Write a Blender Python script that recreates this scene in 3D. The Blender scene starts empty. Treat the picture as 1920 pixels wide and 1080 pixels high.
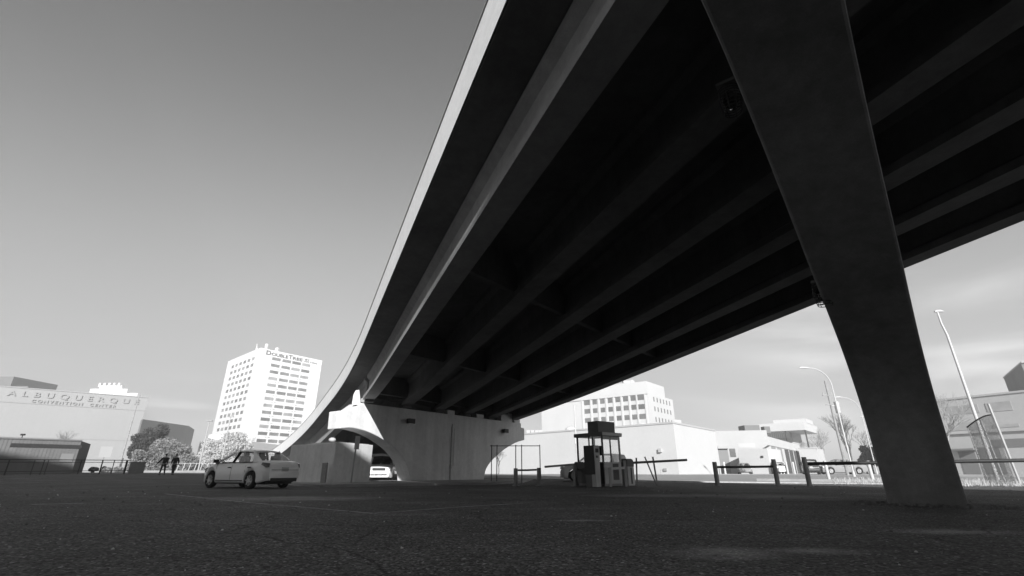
import bpy, bmesh, math, random
from mathutils import Vector, Matrix
random.seed(7)
C = bpy.context.scene.collection
PI = math.pi
R_ = math.radians

# ------------------------------------------------------------------ camera
FPX, HZ, CAMH = 880.0, 885.0, 0.62
PITCH = math.atan((HZ - 540) / FPX)
cam_d = bpy.data.cameras.new("camera")
cam = bpy.data.objects.new("camera", cam_d)
C.objects.link(cam)
cam.location = (0, 0, CAMH)
cam.rotation_euler = (PI / 2 + PITCH, 0, 0)
cam_d.sensor_width = 36
cam_d.lens = FPX / 1920 * 36
cam_d.clip_start = 0.05
cam_d.clip_end = 5000
bpy.context.scene.camera = cam


def at(px, py, Y):
    """a survey helper: the place at forward distance Y on the sight line (px, py)"""
    a, b = (px - 960) / FPX, (py - 540) / FPX
    dy = math.cos(PITCH) + b * math.sin(PITCH)
    dz = math.sin(PITCH) - b * math.cos(PITCH)
    k = Y / dy
    return Vector((a * k, Y, CAMH + dz * k))


def smooth(a, b, t):
    t = max(0.0, min(1.0, (t - a) / (b - a)))
    return t * t * (3 - 2 * t)


def gz(x, y):
    """gentle rise of the ground away from the car park"""
    return 0.36 * smooth(26, 60, y) + 0.22 * smooth(12, 40, -x) * smooth(22, 40, y) * (1 - smooth(60, 90, y))


# ------------------------------------------------------------------ materials
MATS = {}


def M(name, v, rough=0.8, n=None, bump=0.0, metal=0.0, spec=0.4, coat=0.0, streak=0.0, seams=None):
    """grey procedural material; n = list of (scale, amplitude) noise layers"""
    if name in MATS:
        return MATS[name]
    m = bpy.data.materials.new(name)
    m.use_nodes = True
    nt = m.node_tree
    bs = nt.nodes["Principled BSDF"]
    bs.inputs["Roughness"].default_value = rough
    bs.inputs["Metallic"].default_value = metal
    bs.inputs["Specular IOR Level"].default_value = spec
    bs.inputs["Coat Weight"].default_value = coat
    bs.inputs["Base Color"].default_value = (v, v, v, 1)
    if n or streak or seams:
        tc = nt.nodes.new("ShaderNodeTexCoord")
        cur = None
        val = nt.nodes.new("ShaderNodeValue")
        val.outputs[0].default_value = 1.0
        cur = val.outputs[0]
        hsrc = None
        layers = [(s, a, (1, 1, 1)) for s, a in (n or [])]
        if streak:
            layers.append((1.0, streak, (2.2, 2.2, 0.12)))
        for s, a, sc in layers:
            mp = nt.nodes.new("ShaderNodeMapping")
            mp.inputs["Scale"].default_value = sc
            nt.links.new(tc.outputs["Object"], mp.inputs["Vector"])
            no = nt.nodes.new("ShaderNodeTexNoise")
            no.inputs["Scale"].default_value = s
            no.inputs["Detail"].default_value = 6
            no.inputs["Roughness"].default_value = 0.62
            nt.links.new(mp.outputs[0], no.inputs["Vector"])
            mr = nt.nodes.new("ShaderNodeMapRange")
            mr.inputs["From Min"].default_value = 0.3
            mr.inputs["From Max"].default_value = 0.7
            mr.inputs["To Min"].default_value = 1 - a
            mr.inputs["To Max"].default_value = 1 + a
            nt.links.new(no.outputs["Fac"], mr.inputs["Value"])
            mu = nt.nodes.new("ShaderNodeMath")
            mu.operation = "MULTIPLY"
            nt.links.new(cur, mu.inputs[0])
            nt.links.new(mr.outputs[0], mu.inputs[1])
            cur = mu.outputs[0]
            hsrc = no.outputs["Fac"]
        mu = nt.nodes.new("ShaderNodeMath")
        mu.operation = "MULTIPLY"
        mu.inputs[1].default_value = v
        nt.links.new(cur, mu.inputs[0])
        nt.links.new(mu.outputs[0], bs.inputs["Base Color"])
        if bump and hsrc:
            bp = nt.nodes.new("ShaderNodeBump")
            bp.inputs["Strength"].default_value = bump
            bp.inputs["Distance"].default_value = 0.02
            nt.links.new(hsrc, bp.inputs["Height"])
            nt.links.new(bp.outputs[0], bs.inputs["Normal"])
    MATS[name] = m
    return m


def glass_mat(name, tint, trans):
    if name in MATS:
        return MATS[name]
    m = bpy.data.materials.new(name)
    m.use_nodes = True
    nt = m.node_tree
    nt.nodes.remove(nt.nodes["Principled BSDF"])
    out = nt.nodes["Material Output"]
    tr = nt.nodes.new("ShaderNodeBsdfTransparent")
    tr.inputs[0].default_value = (tint, tint, tint, 1)
    gl = nt.nodes.new("ShaderNodeBsdfGlossy")
    gl.inputs["Roughness"].default_value = 0.04
    gl.inputs[0].default_value = (0.9, 0.9, 0.9, 1)
    fr = nt.nodes.new("ShaderNodeLayerWeight")
    fr.inputs[0].default_value = 0.12
    mx = nt.nodes.new("ShaderNodeMixShader")
    nt.links.new(fr.outputs["Fresnel" if False else 1], mx.inputs[0])
    nt.links.new(tr.outputs[0], mx.inputs[1])
    nt.links.new(gl.outputs[0], mx.inputs[2])
    nt.links.new(mx.outputs[0], out.inputs[0])
    MATS[name] = m
    return m


def mesh_mat(name, v, opacity, cell):
    """chain link: a procedural net of wires with holes between"""
    if name in MATS:
        return MATS[name]
    m = M(name, v, 0.5, metal=0.3)
    nt = m.node_tree
    bs = nt.nodes["Principled BSDF"]
    tc = nt.nodes.new("ShaderNodeTexCoord")
    no = nt.nodes.new("ShaderNodeTexVoronoi")
    no.feature = "DISTANCE_TO_EDGE"
    no.inputs["Scale"].default_value = cell
    nt.links.new(tc.outputs["Object"], no.inputs["Vector"])
    lt = nt.nodes.new("ShaderNodeMath")
    lt.operation = "LESS_THAN"
    lt.inputs[1].default_value = opacity
    nt.links.new(no.outputs["Distance"], lt.inputs[0])
    nt.links.new(lt.outputs[0], bs.inputs["Alpha"])
    return m


def asphalt_mat():
    m = M("asphalt", 0.05, 0.88, spec=0.25)
    nt = m.node_tree
    L = nt.links
    bs = nt.nodes["Principled BSDF"]
    tc = nt.nodes.new("ShaderNodeTexCoord")

    def noise(scale, detail=4, rough=0.6, sc=(1, 1, 1)):
        mp = nt.nodes.new("ShaderNodeMapping")
        mp.inputs["Scale"].default_value = sc
        L.new(tc.outputs["Object"], mp.inputs["Vector"])
        no = nt.nodes.new("ShaderNodeTexNoise")
        no.inputs["Scale"].default_value = scale
        no.inputs["Detail"].default_value = detail
        no.inputs["Roughness"].default_value = rough
        L.new(mp.outputs[0], no.inputs["Vector"])
        return no.outputs["Fac"]

    def mrange(src, a, b, c, d):
        mr = nt.nodes.new("ShaderNodeMapRange")
        for k, q in zip(("From Min", "From Max", "To Min", "To Max"), (a, b, c, d)):
            mr.inputs[k].default_value = q
        L.new(src, mr.inputs["Value"])
        return mr.outputs[0]

    def math_(op, a, b):
        n = nt.nodes.new("ShaderNodeMath")
        n.operation = op
        for i, q in enumerate((a, b)):
            if isinstance(q, (int, float)):
                n.inputs[i].default_value = q
            else:
                L.new(q, n.inputs[i])
        return n.outputs[0]

    vo = nt.nodes.new("ShaderNodeTexVoronoi")
    vo.inputs["Scale"].default_value = 52
    L.new(tc.outputs["Object"], vo.inputs["Vector"])
    vo2 = nt.nodes.new("ShaderNodeTexVoronoi")
    vo2.inputs["Scale"].default_value = 110
    L.new(tc.outputs["Object"], vo2.inputs["Vector"])
    sep = nt.nodes.new("ShaderNodeSeparateColor")
    L.new(vo.outputs["Color"], sep.inputs[0])
    stones = mrange(sep.outputs[0], 0, 1, 0.25, 1.7)          # each stone its own grey
    pale = mrange(sep.outputs[1], 0.955, 0.98, 0.0, 2.6)     # a few pale stones
    fine = mrange(noise(7, 8, 0.7), 0.3, 0.7, 0.75, 1.25)
    big = mrange(noise(0.35, 5, 0.6), 0.3, 0.7, 0.72, 1.3)
    # worn pale streaks where the old surface shows through
    worn = mrange(noise(0.55, 7, 0.65, (0.55, 1.5, 1)), 0.52, 0.68, 0.0, 1.0)
    worn2 = math_("MULTIPLY", worn, mrange(noise(9, 5, 0.7), 0.42, 0.62, 0.0, 1.3))
    crack = nt.nodes.new("ShaderNodeTexVoronoi")
    crack.feature = "DISTANCE_TO_EDGE"
    crack.inputs["Scale"].default_value = 0.23
    wr = nt.nodes.new("ShaderNodeVectorMath")
    wr.operation = "ADD"
    nz = nt.nodes.new("ShaderNodeTexNoise")
    nz.inputs["Scale"].default_value = 0.8
    nz.inputs["Detail"].default_value = 5
    L.new(tc.outputs["Object"], nz.inputs["Vector"])
    L.new(tc.outputs["Object"], wr.inputs[0])
    L.new(nz.outputs["Color"], wr.inputs[1])
    L.new(wr.outputs[0], crack.inputs["Vector"])
    crk = mrange(crack.outputs["Distance"], 0.0, 0.006, 0.35, 1.0)
    mott = mrange(noise(22, 3, 0.6), 0.34, 0.66, 0.6, 1.4)
    # a few large worn areas, each with a ragged edge
    rag = mrange(noise(1.6, 7, 0.7, (0.7, 2.0, 1)), 0.33, 0.56, 0.0, 1.0)
    area = None
    for (wx, wy, wa, wb) in ((2.67, 4.5, .42, .16), (1.7, 4.4, .42, .3), (7.0, 13.8, 1.5, 1.4), (4.9, 5.9, .6, .25), (0.96, 7.2, .3, .15), (4.6, 14.5, 2.0, .8), (-5.5, 13, 2.0, 1.0)):
        mp = nt.nodes.new("ShaderNodeMapping")
        mp.inputs["Location"].default_value = (-wx / wa, -wy / wb, 0)
        mp.inputs["Scale"].default_value = (1 / wa, 1 / wb, 0)
        L.new(tc.outputs["Object"], mp.inputs["Vector"])
        ln = nt.nodes.new("ShaderNodeVectorMath")
        ln.operation = "LENGTH"
        L.new(mp.outputs[0], ln.inputs[0])
        a_ = mrange(ln.outputs["Value"], 0.3, 1.5, 1.0, 0.0)
        area = a_ if area is None else math_("MAXIMUM", area, a_)
    area = math_("MULTIPLY", area, rag)
    t = math_("MULTIPLY", stones, fine)
    t = math_("MULTIPLY", t, mott)
    t = math_("MULTIPLY", t, big)
    t = math_("ADD", t, pale)
    t = math_("ADD", t, math_("MULTIPLY", worn2, 0.9))
    t = math_("ADD", t, math_("MULTIPLY", area, 2.3))
    t = math_("MULTIPLY", t, crk)
    t = math_("MULTIPLY", t, 0.125)
    L.new(t, bs.inputs["Base Color"])
    h = math_("ADD", math_("MULTIPLY", vo.outputs["Distance"], -1.0), math_("MULTIPLY", vo2.outputs["Distance"], -0.35))
    bp = nt.nodes.new("ShaderNodeBump")
    bp.inputs["Strength"].default_value = 0.9
    bp.inputs["Distance"].default_value = 0.02
    L.new(h, bp.inputs["Height"])
    L.new(bp.outputs[0], bs.inputs["Normal"])
    return m


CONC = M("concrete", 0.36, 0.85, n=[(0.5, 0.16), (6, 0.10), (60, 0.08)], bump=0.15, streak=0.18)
CONC_D = M("concrete_shaded_underside", 0.13, 0.9, n=[(0.4, 0.25), (5, 0.12), (50, 0.08)], bump=0.15, streak=0.15)  # darkened in colour to carry the low light under the deck
CONC_P = M("concrete_pale", 0.82, 0.85, n=[(0.35, 0.05), (4, 0.06), (30, 0.04)], bump=0.1)
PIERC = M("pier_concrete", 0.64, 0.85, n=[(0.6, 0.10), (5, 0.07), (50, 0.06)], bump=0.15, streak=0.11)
GIRD = M("sunlit_girder_concrete", 0.31, 0.88, n=[(0.5, 0.14), (5, 0.1), (50, 0.08)], bump=0.15, streak=0.1)  # outer girder: lighter copy of the girder concrete, sunlight put into its colour
PIERN = M("shaded_pier_concrete", 0.22, 0.9, n=[(0.7, 0.16), (5, 0.14), (45, 0.10)], bump=0.2, streak=0.14)  # near pier: concrete darkened in colour to carry its shade
ASPH = asphalt_mat()
STREET = M("street_asphalt", 0.27, 0.9, n=[(0.3, 0.12), (3, 0.1), (40, 0.1)])
GRAVEL = M("pale_gravel", 0.40, 0.95, n=[(0.25, 0.2), (4, 0.2), (40, 0.25)], bump=0.5)
KERBM = M("kerb_concrete", 0.30, 0.9, n=[(1.0, 0.15), (12, 0.12)])
STUCCO = M("white_stucco", 0.53, 0.9, n=[(0.15, 0.04), (3, 0.03)])
STUCCO2 = M("offwhite_stucco", 0.42, 0.9, n=[(0.1, 0.04), (2, 0.03)])
HOTELM = M("white_cladding", 0.72, 0.85, n=[(0.08, 0.03)])
HALLM = M("pale_panel_wall", 0.315, 0.85, n=[(0.06, 0.03), (1.2, 0.02)], streak=0.02)
GREYW = M("grey_wall", 0.17, 0.9, n=[(0.2, 0.08)])
SHED = M("grey_corrugated", 0.16, 0.7, n=[(0.4, 0.1), (5, 0.06)], streak=0.1)
GLASSF = M("window_pane", 0.13, 0.12, spec=0.6, n=[(0.3, 0.35)])
GLASSD = M("dark_window_pane", 0.14, 0.15, spec=0.5, n=[(0.4, 0.3)])
LETTER = M("grey_lettering", 0.07, 0.6)
LETTERP = M("pale_lettering", 0.28, 0.6)
METAL = M("galvanised_metal", 0.36, 0.5, metal=0.2, n=[(3, 0.1)])
DMETAL = M("dark_painted_metal", 0.03, 0.55, n=[(4, 0.2)])
WMETAL = M("white_painted_metal", 0.5, 0.5, n=[(3, 0.06)])
BOLL = M("weathered_post", 0.33, 0.85, n=[(3, 0.25), (20, 0.15)])
BOOTHM = M("booth_panel", 0.52, 0.6, n=[(2, 0.08)])
BOOTHD = M("booth_dark_panel", 0.13, 0.6, n=[(2, 0.12)])
RUBBER = M("rubber", 0.018, 0.9)
PLASTIC = M("black_plastic", 0.03, 0.6)
CARP = M("silver_car_paint", 0.76, 0.32, spec=0.5, coat=0.6, n=[(1.2, 0.03)])
CARW = M("white_car_paint", 0.8, 0.3, spec=0.5, coat=0.6, n=[(1.2, 0.02)])
CARG = M("grey_car_paint", 0.25, 0.3, spec=0.5, coat=0.6, n=[(1.2, 0.03)])
CARK = M("dark_car_paint", 0.04, 0.3, spec=0.5, coat=0.6)
CHROME = M("alloy_rim", 0.45, 0.35, metal=0.7)
LAMPR = M("tail_lamp_lens", 0.10, 0.2, spec=0.6)
LAMPW = M("head_lamp_lens", 0.75, 0.12, spec=0.7)
CARGL = glass_mat("car_glass", 0.90, 0.8)
BOOTHGL = glass_mat("booth_glass", 0.96, 0.9)
CLOTHK = M("black_cloth", 0.022, 0.9, n=[(8, 0.2)])
CLOTHD = M("dark_denim", 0.03, 0.9, n=[(8, 0.2)])
SKIN = M("skin", 0.28, 0.6)
HAIR = M("dark_hair", 0.03, 0.7)
BARK = M("bark", 0.12, 0.9, n=[(4, 0.3)], bump=0.4)
TWIG = M("pale_twig", 0.30, 0.9, n=[(2, 0.2)])


def leafy(name, v, n):
    m = M(name, v, 0.7, n=n)
    nt = m.node_tree
    bs = nt.nodes["Principled BSDF"]
    tr = nt.nodes.new("ShaderNodeBsdfTranslucent")
    tr.inputs[0].default_value = (v, v, v, 1)
    mx = nt.nodes.new("ShaderNodeMixShader")
    mx.inputs[0].default_value = 0.42
    nt.links.new(bs.outputs[0], mx.inputs[1])
    nt.links.new(tr.outputs[0], mx.inputs[2])
    nt.links.new(mx.outputs[0], nt.nodes["Material Output"].inputs[0])
    return m


LEAFD = leafy("evergreen_needles", 0.10, [(0.8, 0.45), (5, 0.3)])
LEAFP = leafy("pale_foliage", 0.34, [(0.7, 0.3), (5, 0.25)])
LEAFW = leafy("bright_foliage", 0.66, [(0.6, 0.2), (5, 0.15)])
DRYG = M("dry_grass_blades", 0.45, 0.9, n=[(1, 0.3)])
PAINT = M("faded_white_paint", 0.34, 0.9, n=[(3, 0.5), (25, 0.4)])
FENCEN = mesh_mat("chain_link_net", 0.3, 0.13, 26)


# ------------------------------------------------------------------ mesh helper
class MB:
    def __init__(self):
        self.v, self.f, self.mi = [], [], []
        self.cur = 0

    def face(self, pts):
        i = len(self.v)
        self.v += [Vector(p) for p in pts]
        self.f.append(list(range(i, i + len(pts))))
        self.mi.append(self.cur)

    def raw(self, vs, fs):
        i = len(self.v)
        self.v += [Vector(p) for p in vs]
        for f in fs:
            self.f.append([i + k for k in f])
            self.mi.append(self.cur)
        return self

    def hexa(self, p):
        """8 corners, bottom ring then top ring (both counter-clockwise seen from above)"""
        return self.raw(p, [(3, 2, 1, 0), (4, 5, 6, 7), (0, 1, 5, 4), (1, 2, 6, 5), (2, 3, 7, 6), (3, 0, 4, 7)])

    def box(self, c, s, rz=0.0):
        hx, hy, hz = s[0] / 2, s[1] / 2, s[2] / 2
        cs, sn = math.cos(rz), math.sin(rz)
        ps = []
        for z in (-hz, hz):
            for x, y in ((-hx, -hy), (hx, -hy), (hx, hy), (-hx, hy)):
                ps.append((c[0] + x * cs - y * sn, c[1] + x * sn + y * cs, c[2] + z))
        return self.hexa(ps)

    def bar(self, p, q, w, h=None, up=(0, 0, 1)):
        p, q = Vector(p), Vector(q)
        h = h or w
        d = (q - p).normalized()
        u = Vector(up)
        if abs(d.dot(u)) > 0.98:
            u = Vector((0, 1, 0))
        s = d.cross(u).normalized() * w / 2
        t = s.cross(d).normalized() * h / 2
        return self.raw([p - s - t, p + s - t, p + s + t, p - s + t, q - s - t, q + s - t, q + s + t, q - s + t],
                        [(0, 1, 2, 3), (7, 6, 5, 4), (0, 4, 5, 1), (1, 5, 6, 2), (2, 6, 7, 3), (3, 7, 4, 0)])

    def tube(self, pts, rad, n=8, caps=True):
        pts = [Vector(p) for p in pts]
        if isinstance(rad, (int, float)):
            rad = [rad] * len(pts)
        rings = []
        prev = None
        for i, p in enumerate(pts):
            a = pts[max(0, i - 1)]
            b = pts[min(len(pts) - 1, i + 1)]
            d = (b - a).normalized()
            if prev is None:
                u = Vector((0, 0, 1)) if abs(d.z) < 0.9 else Vector((1, 0, 0))
                s = d.cross(u).normalized()
            else:
                s = (prev - d * prev.dot(d)).normalized()
            prev = s
            t = d.cross(s)
            rings.append([p + (s * math.cos(2 * PI * k / n) + t * math.sin(2 * PI * k / n)) * rad[i] for k in range(n)])
        vs = [q for r in rings for q in r]
        fs = []
        for i in range(len(rings) - 1):
            for k in range(n):
                k2 = (k + 1) % n
                fs.append((i * n + k, i * n + k2, (i + 1) * n + k2, (i + 1) * n + k))
        if caps:
            fs.append(tuple(range(n - 1, -1, -1)))
            fs.append(tuple((len(rings) - 1) * n + k for k in range(n)))
        return self.raw(vs, fs)

    def cyl(self, p, q, r, n=16, r2=None):
        return self.tube([p, q], [r, r if r2 is None else r2], n)

    def prism(self, foot, z0, z1):
        """vertical prism on a counter-clockwise footprint"""
        n = len(foot)
        vs = [(x, y, z0) for x, y in foot] + [(x, y, z1) for x, y in foot]
        fs = [tuple(range(n - 1, -1, -1)), tuple(range(n, 2 * n))]
        fs += [(k, (k + 1) % n, n + (k + 1) % n, n + k) for k in range(n)]
        return self.raw(vs, fs)

    def extrude(self, outline, origin, du, dv, dn, t0, t1):
        """flat outline (u, v) on the plane origin+du*u+dv*v, thick from t0 to t1 along dn"""
        o, du, dv, dn = Vector(origin), Vector(du), Vector(dv), Vector(dn)
        n = len(outline)
        vs = [o + du * u + dv * v + dn * t0 for u, v in outline] + [o + du * u + dv * v + dn * t1 for u, v in outline]
        fs = [tuple(range(n)), tuple(range(2 * n - 1, n - 1, -1))]
        fs += [((k + 1) % n, k, n + k, n + (k + 1) % n) for k in range(n)]
        return self.raw(vs, fs)

    def sphere(self, c, r, n=12, sc=(1, 1, 1)):
        vs, fs = [], []
        m = n // 2
        for i in range(m + 1):
            th = PI * i / m
            for k in range(n):
                ph = 2 * PI * k / n
                vs.append((c[0] + r * sc[0] * math.sin(th) * math.cos(ph), c[1] + r * sc[1] * math.sin(th) * math.sin(ph), c[2] + r * sc[2] * math.cos(th)))
        for i in range(m):
            for k in range(n):
                k2 = (k + 1) % n
                fs.append((i * n + k, (i + 1) * n + k, (i + 1) * n + k2, i * n + k2))
        return self.raw(vs, fs)

    def build(self, name, mat, parent=None, local=False, smooth_=False, weld=True, bevel=0.0):
        """world-space vertices become one object; with a parent they are taken relative to it"""
        me = bpy.data.meshes.new(name)
        base = Vector((0, 0, 0))
        if parent is not None and not local:
            p = parent
            while p is not None:
                base += p.location
                p = p.parent
        me.from_pydata([v - base for v in self.v], [], self.f)
        mats = mat if isinstance(mat, (list, tuple)) else [mat]
        for m in mats:
            me.materials.append(m)
        for p, k in zip(me.polygons, self.mi):
            p.material_index = min(k, len(mats) - 1)
        bm = bmesh.new()
        bm.from_mesh(me)
        if weld:
            bmesh.ops.remove_doubles(bm, verts=bm.verts, dist=1e-5)
        bmesh.ops.recalc_face_normals(bm, faces=bm.faces)
        bm.to_mesh(me)
        bm.free()
        if smooth_:
            for p in me.polygons:
                p.use_smooth = True
            me.set_sharp_from_angle(angle=R_(38))
        o = bpy.data.objects.new(name, me)
        C.objects.link(o)
        if bevel:
            bv = o.modifiers.new("bevel", "BEVEL")
            bv.width = bevel
            bv.segments = 2
            bv.limit_method = "ANGLE"
        if parent is not None:
            o.parent = parent
        return o


def thing(name, label, cat, loc=(0, 0, 0), rz=0.0, group=None):
    o = bpy.data.objects.new(name, None)
    o.empty_display_size = 0.3
    C.objects.link(o)
    o.location = loc
    o.rotation_euler = (0, 0, rz)
    return tag(o, label, cat, group)


def tag(o, label, cat, group=None):
    o["label"] = label
    o["category"] = cat
    if group:
        o["group"] = group
    return o


def struct(o):
    o["kind"] = "structure"
    return o


def stuff(o, label=None, cat=None):
    o["kind"] = "stuff"
    if label:
        tag(o, label, cat)
    return o


def dup(root, loc, rz, label, group=None):
    r = root.copy()
    C.objects.link(r)
    r.location = loc
    r.rotation_euler = (0, 0, rz)
    r["label"] = label
    if group:
        r["group"] = group
    for ch in list(root.children):
        c = ch.copy()
        C.objects.link(c)
        c.parent = r
        for g in list(ch.children):
            d = g.copy()
            C.objects.link(d)
            d.parent = c
    return r


# ------------------------------------------------------------------ ground sheets
def grid_sheet(name, xs, ys, dz, mat):
    vs = [(x, y, gz(x, y) + dz) for y in ys for x in xs]
    n = len(xs)
    fs = [(j * n + i, j * n + i + 1, (j + 1) * n + i + 1, (j + 1) * n + i) for j in range(len(ys) - 1) for i in range(n - 1)]
    m = MB()
    m.raw(vs, fs)
    return struct(m.build(name, mat, weld=False))


def frange(a, b, s):
    n = max(1, int(round((b - a) / s)))
    return [a + (b - a) * i / n for i in range(n + 1)]


gx = [-3000, -1200, -500, -250] + frange(-150, 150, 2.5) + [250, 500, 1200, 3000]
gy = [-800, -300, -120] + frange(-60, 160, 2.5) + [250, 500, 1200, 3500]
grid_sheet("ground", gx, gy, -0.008, GRAVEL)


def strip_sheet(name, left, right, dz, mat, step=1.5, nacross=16):
    """sheet between two polylines given as matching lists of (x, y)"""
    L1, R1 = [], []
    for i in range(len(left) - 1):
        a, b, c, d = Vector(left[i]), Vector(left[i + 1]), Vector(right[i]), Vector(right[i + 1])
        n = max(1, int(max((b - a).length, (d - c).length) / step))
        for k in range(n):
            L1.append(a.lerp(b, k / n))
            R1.append(c.lerp(d, k / n))
    L1.append(Vector(left[-1]))
    R1.append(Vector(right[-1]))
    vs, fs = [], []
    n = nacross + 1
    for a, b in zip(L1, R1):
        for k in range(n):
            p = a.lerp(b, k / nacross)
            vs.append((p.x, p.y, gz(p.x, p.y) + dz))
    for j in range(len(L1) - 1):
        for i in range(nacross):
            fs.append((j * n + i, j * n + i + 1, (j + 1) * n + i + 1, (j + 1) * n + i))
    m = MB()
    m.raw(vs, fs)
    return struct(m.build(name, mat, weld=False))


# car park: from behind the camera to its far edge
far_edge = [(-140, 52), (-60, 50), (-30, 50), (-13, 46), (-2, 40), (8, 33.2), (20, 27.2), (34, 20), (60, 8)]
near_edge = [(-140, -60), (-60, -60), (-30, -60), (-13, -60), (-2, -60), (8, -60), (20, -60), (34, -60), (60, -60)]
strip_sheet("parking_lot", near_edge, far_edge, 0.0, ASPH, step=1.5, nacross=60)
# street beyond it on the right
st_near = [(-4, 43.5), (8.2, 35.2), (20.6, 29.2), (35, 22), (62, 9.6)]
st_far = [(4, 60), (15, 57.5), (30, 52), (47, 44), (75, 30)]
strip_sheet("street", st_near, st_far, 0.004, STREET, nacross=14)


# kerbs
def kerb(name, line, w, h, mat):
    m = MB()
    pts = []
    for i in range(len(line) - 1):
        a, b = Vector(line[i]), Vector(line[i + 1])
        n = max(1, int((b - a).length / 1.5))
        pts += [a.lerp(b, k / n) for k in range(n)]
    pts.append(Vector(line[-1]))
    ring = []
    for i, p in enumerate(pts):
        d = (pts[min(i + 1, len(pts) - 1)] - pts[max(i - 1, 0)]).normalized()
        nrm = Vector((-d.y, d.x))
        a, b = p - nrm * w / 2, p + nrm * w / 2
        ring.append([(a.x, a.y, gz(*p) - 0.1), (a.x, a.y, gz(*p) + h), (b.x, b.y, gz(*p) + h), (b.x, b.y, gz(*p) - 0.1)])
    vs = [q for r in ring for q in r]
    fs = [(i * 4 + k, i * 4 + k + 1, i * 4 + k + 5, i * 4 + k + 4) for i in range(len(ring) - 1) for k in range(3)]
    fs += [(0, 3, 2, 1), tuple(len(vs) - 4 + k for k in range(4))]
    m.raw(vs, fs)
    return struct(m.build(name, mat))


kerb("kerb", [(-3, 41.6), (8.1, 34.2), (20.3, 28.2), (34.5, 21), (61, 8.8)], 1.4, 0.05, GRAVEL)
kerb("kerb", [(16.5, 34.2), (22, 31.6), (30, 27.6), (45, 20)], 0.35, 0.16, KERBM)
# raised island carrying the pier and the concrete enclosure
isl = [(-8.3, 21.9), (-1.0, 26.6), (0.6, 30), (2.2, 42.5), (-3.6, 42.5), (-6.6, 34.2), (-10.6, 30.6), (-14.5, 30.4), (-9.6, 23.4)]
m = MB()
m.prism(isl, -0.2, 0.125)
struct(m.build("traffic_island", KERBM, bevel=0.02))


# painted bay lines, worn
def paint(pts, w):
    m = MB()
    for i in range(len(pts) - 1):
        a, b = Vector(pts[i]), Vector(pts[i + 1])
        d = (b - a).normalized()
        n = Vector((-d.y, d.x)) * w / 2
        k = max(1, int((b - a).length / 1.0))
        for j in range(k):
            p, q = a.lerp(b, j / k), a.lerp(b, (j + 1) / k)
            m.face([(v.x, v.y, gz(v.x, v.y) + 0.004) for v in (p - n, q - n, q + n, p + n)])
    return struct(m.build("bay_line", PAINT))


def gpt(px, py):
    a, b = (px - 960) / FPX, (py - 540) / FPX
    dy = math.cos(PITCH) + b * math.sin(PITCH)
    dz = math.sin(PITCH) - b * math.cos(PITCH)
    k = -CAMH / dz
    return (a * k, dy * k)


paint([gpt(308, 926), gpt(450, 941), gpt(700, 963), gpt(860, 951), gpt(980, 944)], 0.10)
paint([gpt(60, 946), gpt(158, 944)], 0.16)

# ------------------------------------------------------------------ the overpass
H0 = R_(-22.9)
K0 = (-8.43, 28.0)
PK = {}


def slope(k):
    return -0.068 - 0.068 * smooth(7.7, 16.5, k)


def heading(k):
    return H0 - R_(0.34) * max(0.0, min(k, 46) + 5.6)


def path(k):
    kk = round(k, 3)
    if kk in PK:
        return PK[kk]
    n = max(1, int(abs(k) / 0.5))
    x, y, z = K0[0], K0[1], 4.49
    for i in range(n):
        t = (i + 0.5) * k / n
        x += math.sin(heading(t)) * k / n
        y += math.cos(heading(t)) * k / n
        z += slope(t) * k / n
    PK[kk] = (x, y, z, heading(k))
    return PK[kk]


def bpt(k, o, z):
    """point of the bridge at station k, o metres right of the left girder, z above girder soffit"""
    x, y, zz, h = path(k)
    return Vector((x + math.cos(h) * o, y - math.sin(h) * o, zz + z + 0.038 * o))


def sweep(m, sec, ks, ko=lambda o: 0.0):
    n = len(sec)
    vs = [bpt(k + ko(o), o, z) for k in ks for o, z in sec]
    fs = []
    for i in range(len(ks) - 1):
        for j in range(n):
            j2 = (j + 1) % n
            fs.append((i * n + j, i * n + j2, (i + 1) * n + j2, (i + 1) * n + j))
    fs.append(tuple(range(n)))
    fs.append(tuple((len(ks) - 1) * n + j for j in range(n - 1, -1, -1)))
    m.raw(vs, fs)


SKEW = 0.56
OFFS = [i * 2.55 for i in range(6)]
bridge = thing("overpass", "long concrete overpass with six girders curving down to the left above the car park", "bridge", (0, 0, 0))
ks_all = [-62, -50, -40] + frange(-34, 0, 2) + frange(1, 44, 1)
m = MB()
sweep(m, [(-1.19, 1.57), (-0.3, 1.475), (13.05, 1.47), (14.1, 1.52), (14.1, 1.74), (-1.19, 1.74)], ks_all)
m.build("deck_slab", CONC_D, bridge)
m = MB()
sweep(m, [(-1.23, 1.60), (-1.14, 1.76), (-0.86, 1.76), (-1.02, 2.0), (-1.04, 2.76), (-1.23, 2.76)], ks_all)
m.build("parapet", CONC_P, bridge)
m = MB()
sweep(m, [(14.14, 1.56), (13.7, 1.755), (13.7, 1.76), (13.94, 2.0), (13.94, 2.76), (14.14, 2.76)], ks_all)
m.build("parapet", CONC_P, bridge)
m = MB()
sweep(m, [(-1.255, 2.765), (-1.02, 2.765), (-1.02, 2.805), (-1.255, 2.805)], ks_all)
m.build("parapet_rail", METAL, bridge)


def girder_sec(o):
    return [(o - .36, 0), (o + .30, 0), (o + .30, .20), (o + .10, .36), (o + .10, 1.15), (o + .26, 1.3), (o + .26, 1.467),
            (o - .26, 1.467), (o - .26, 1.3), (o - .10, 1.15), (o - .10, .36), (o - .36, .20)]


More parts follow.
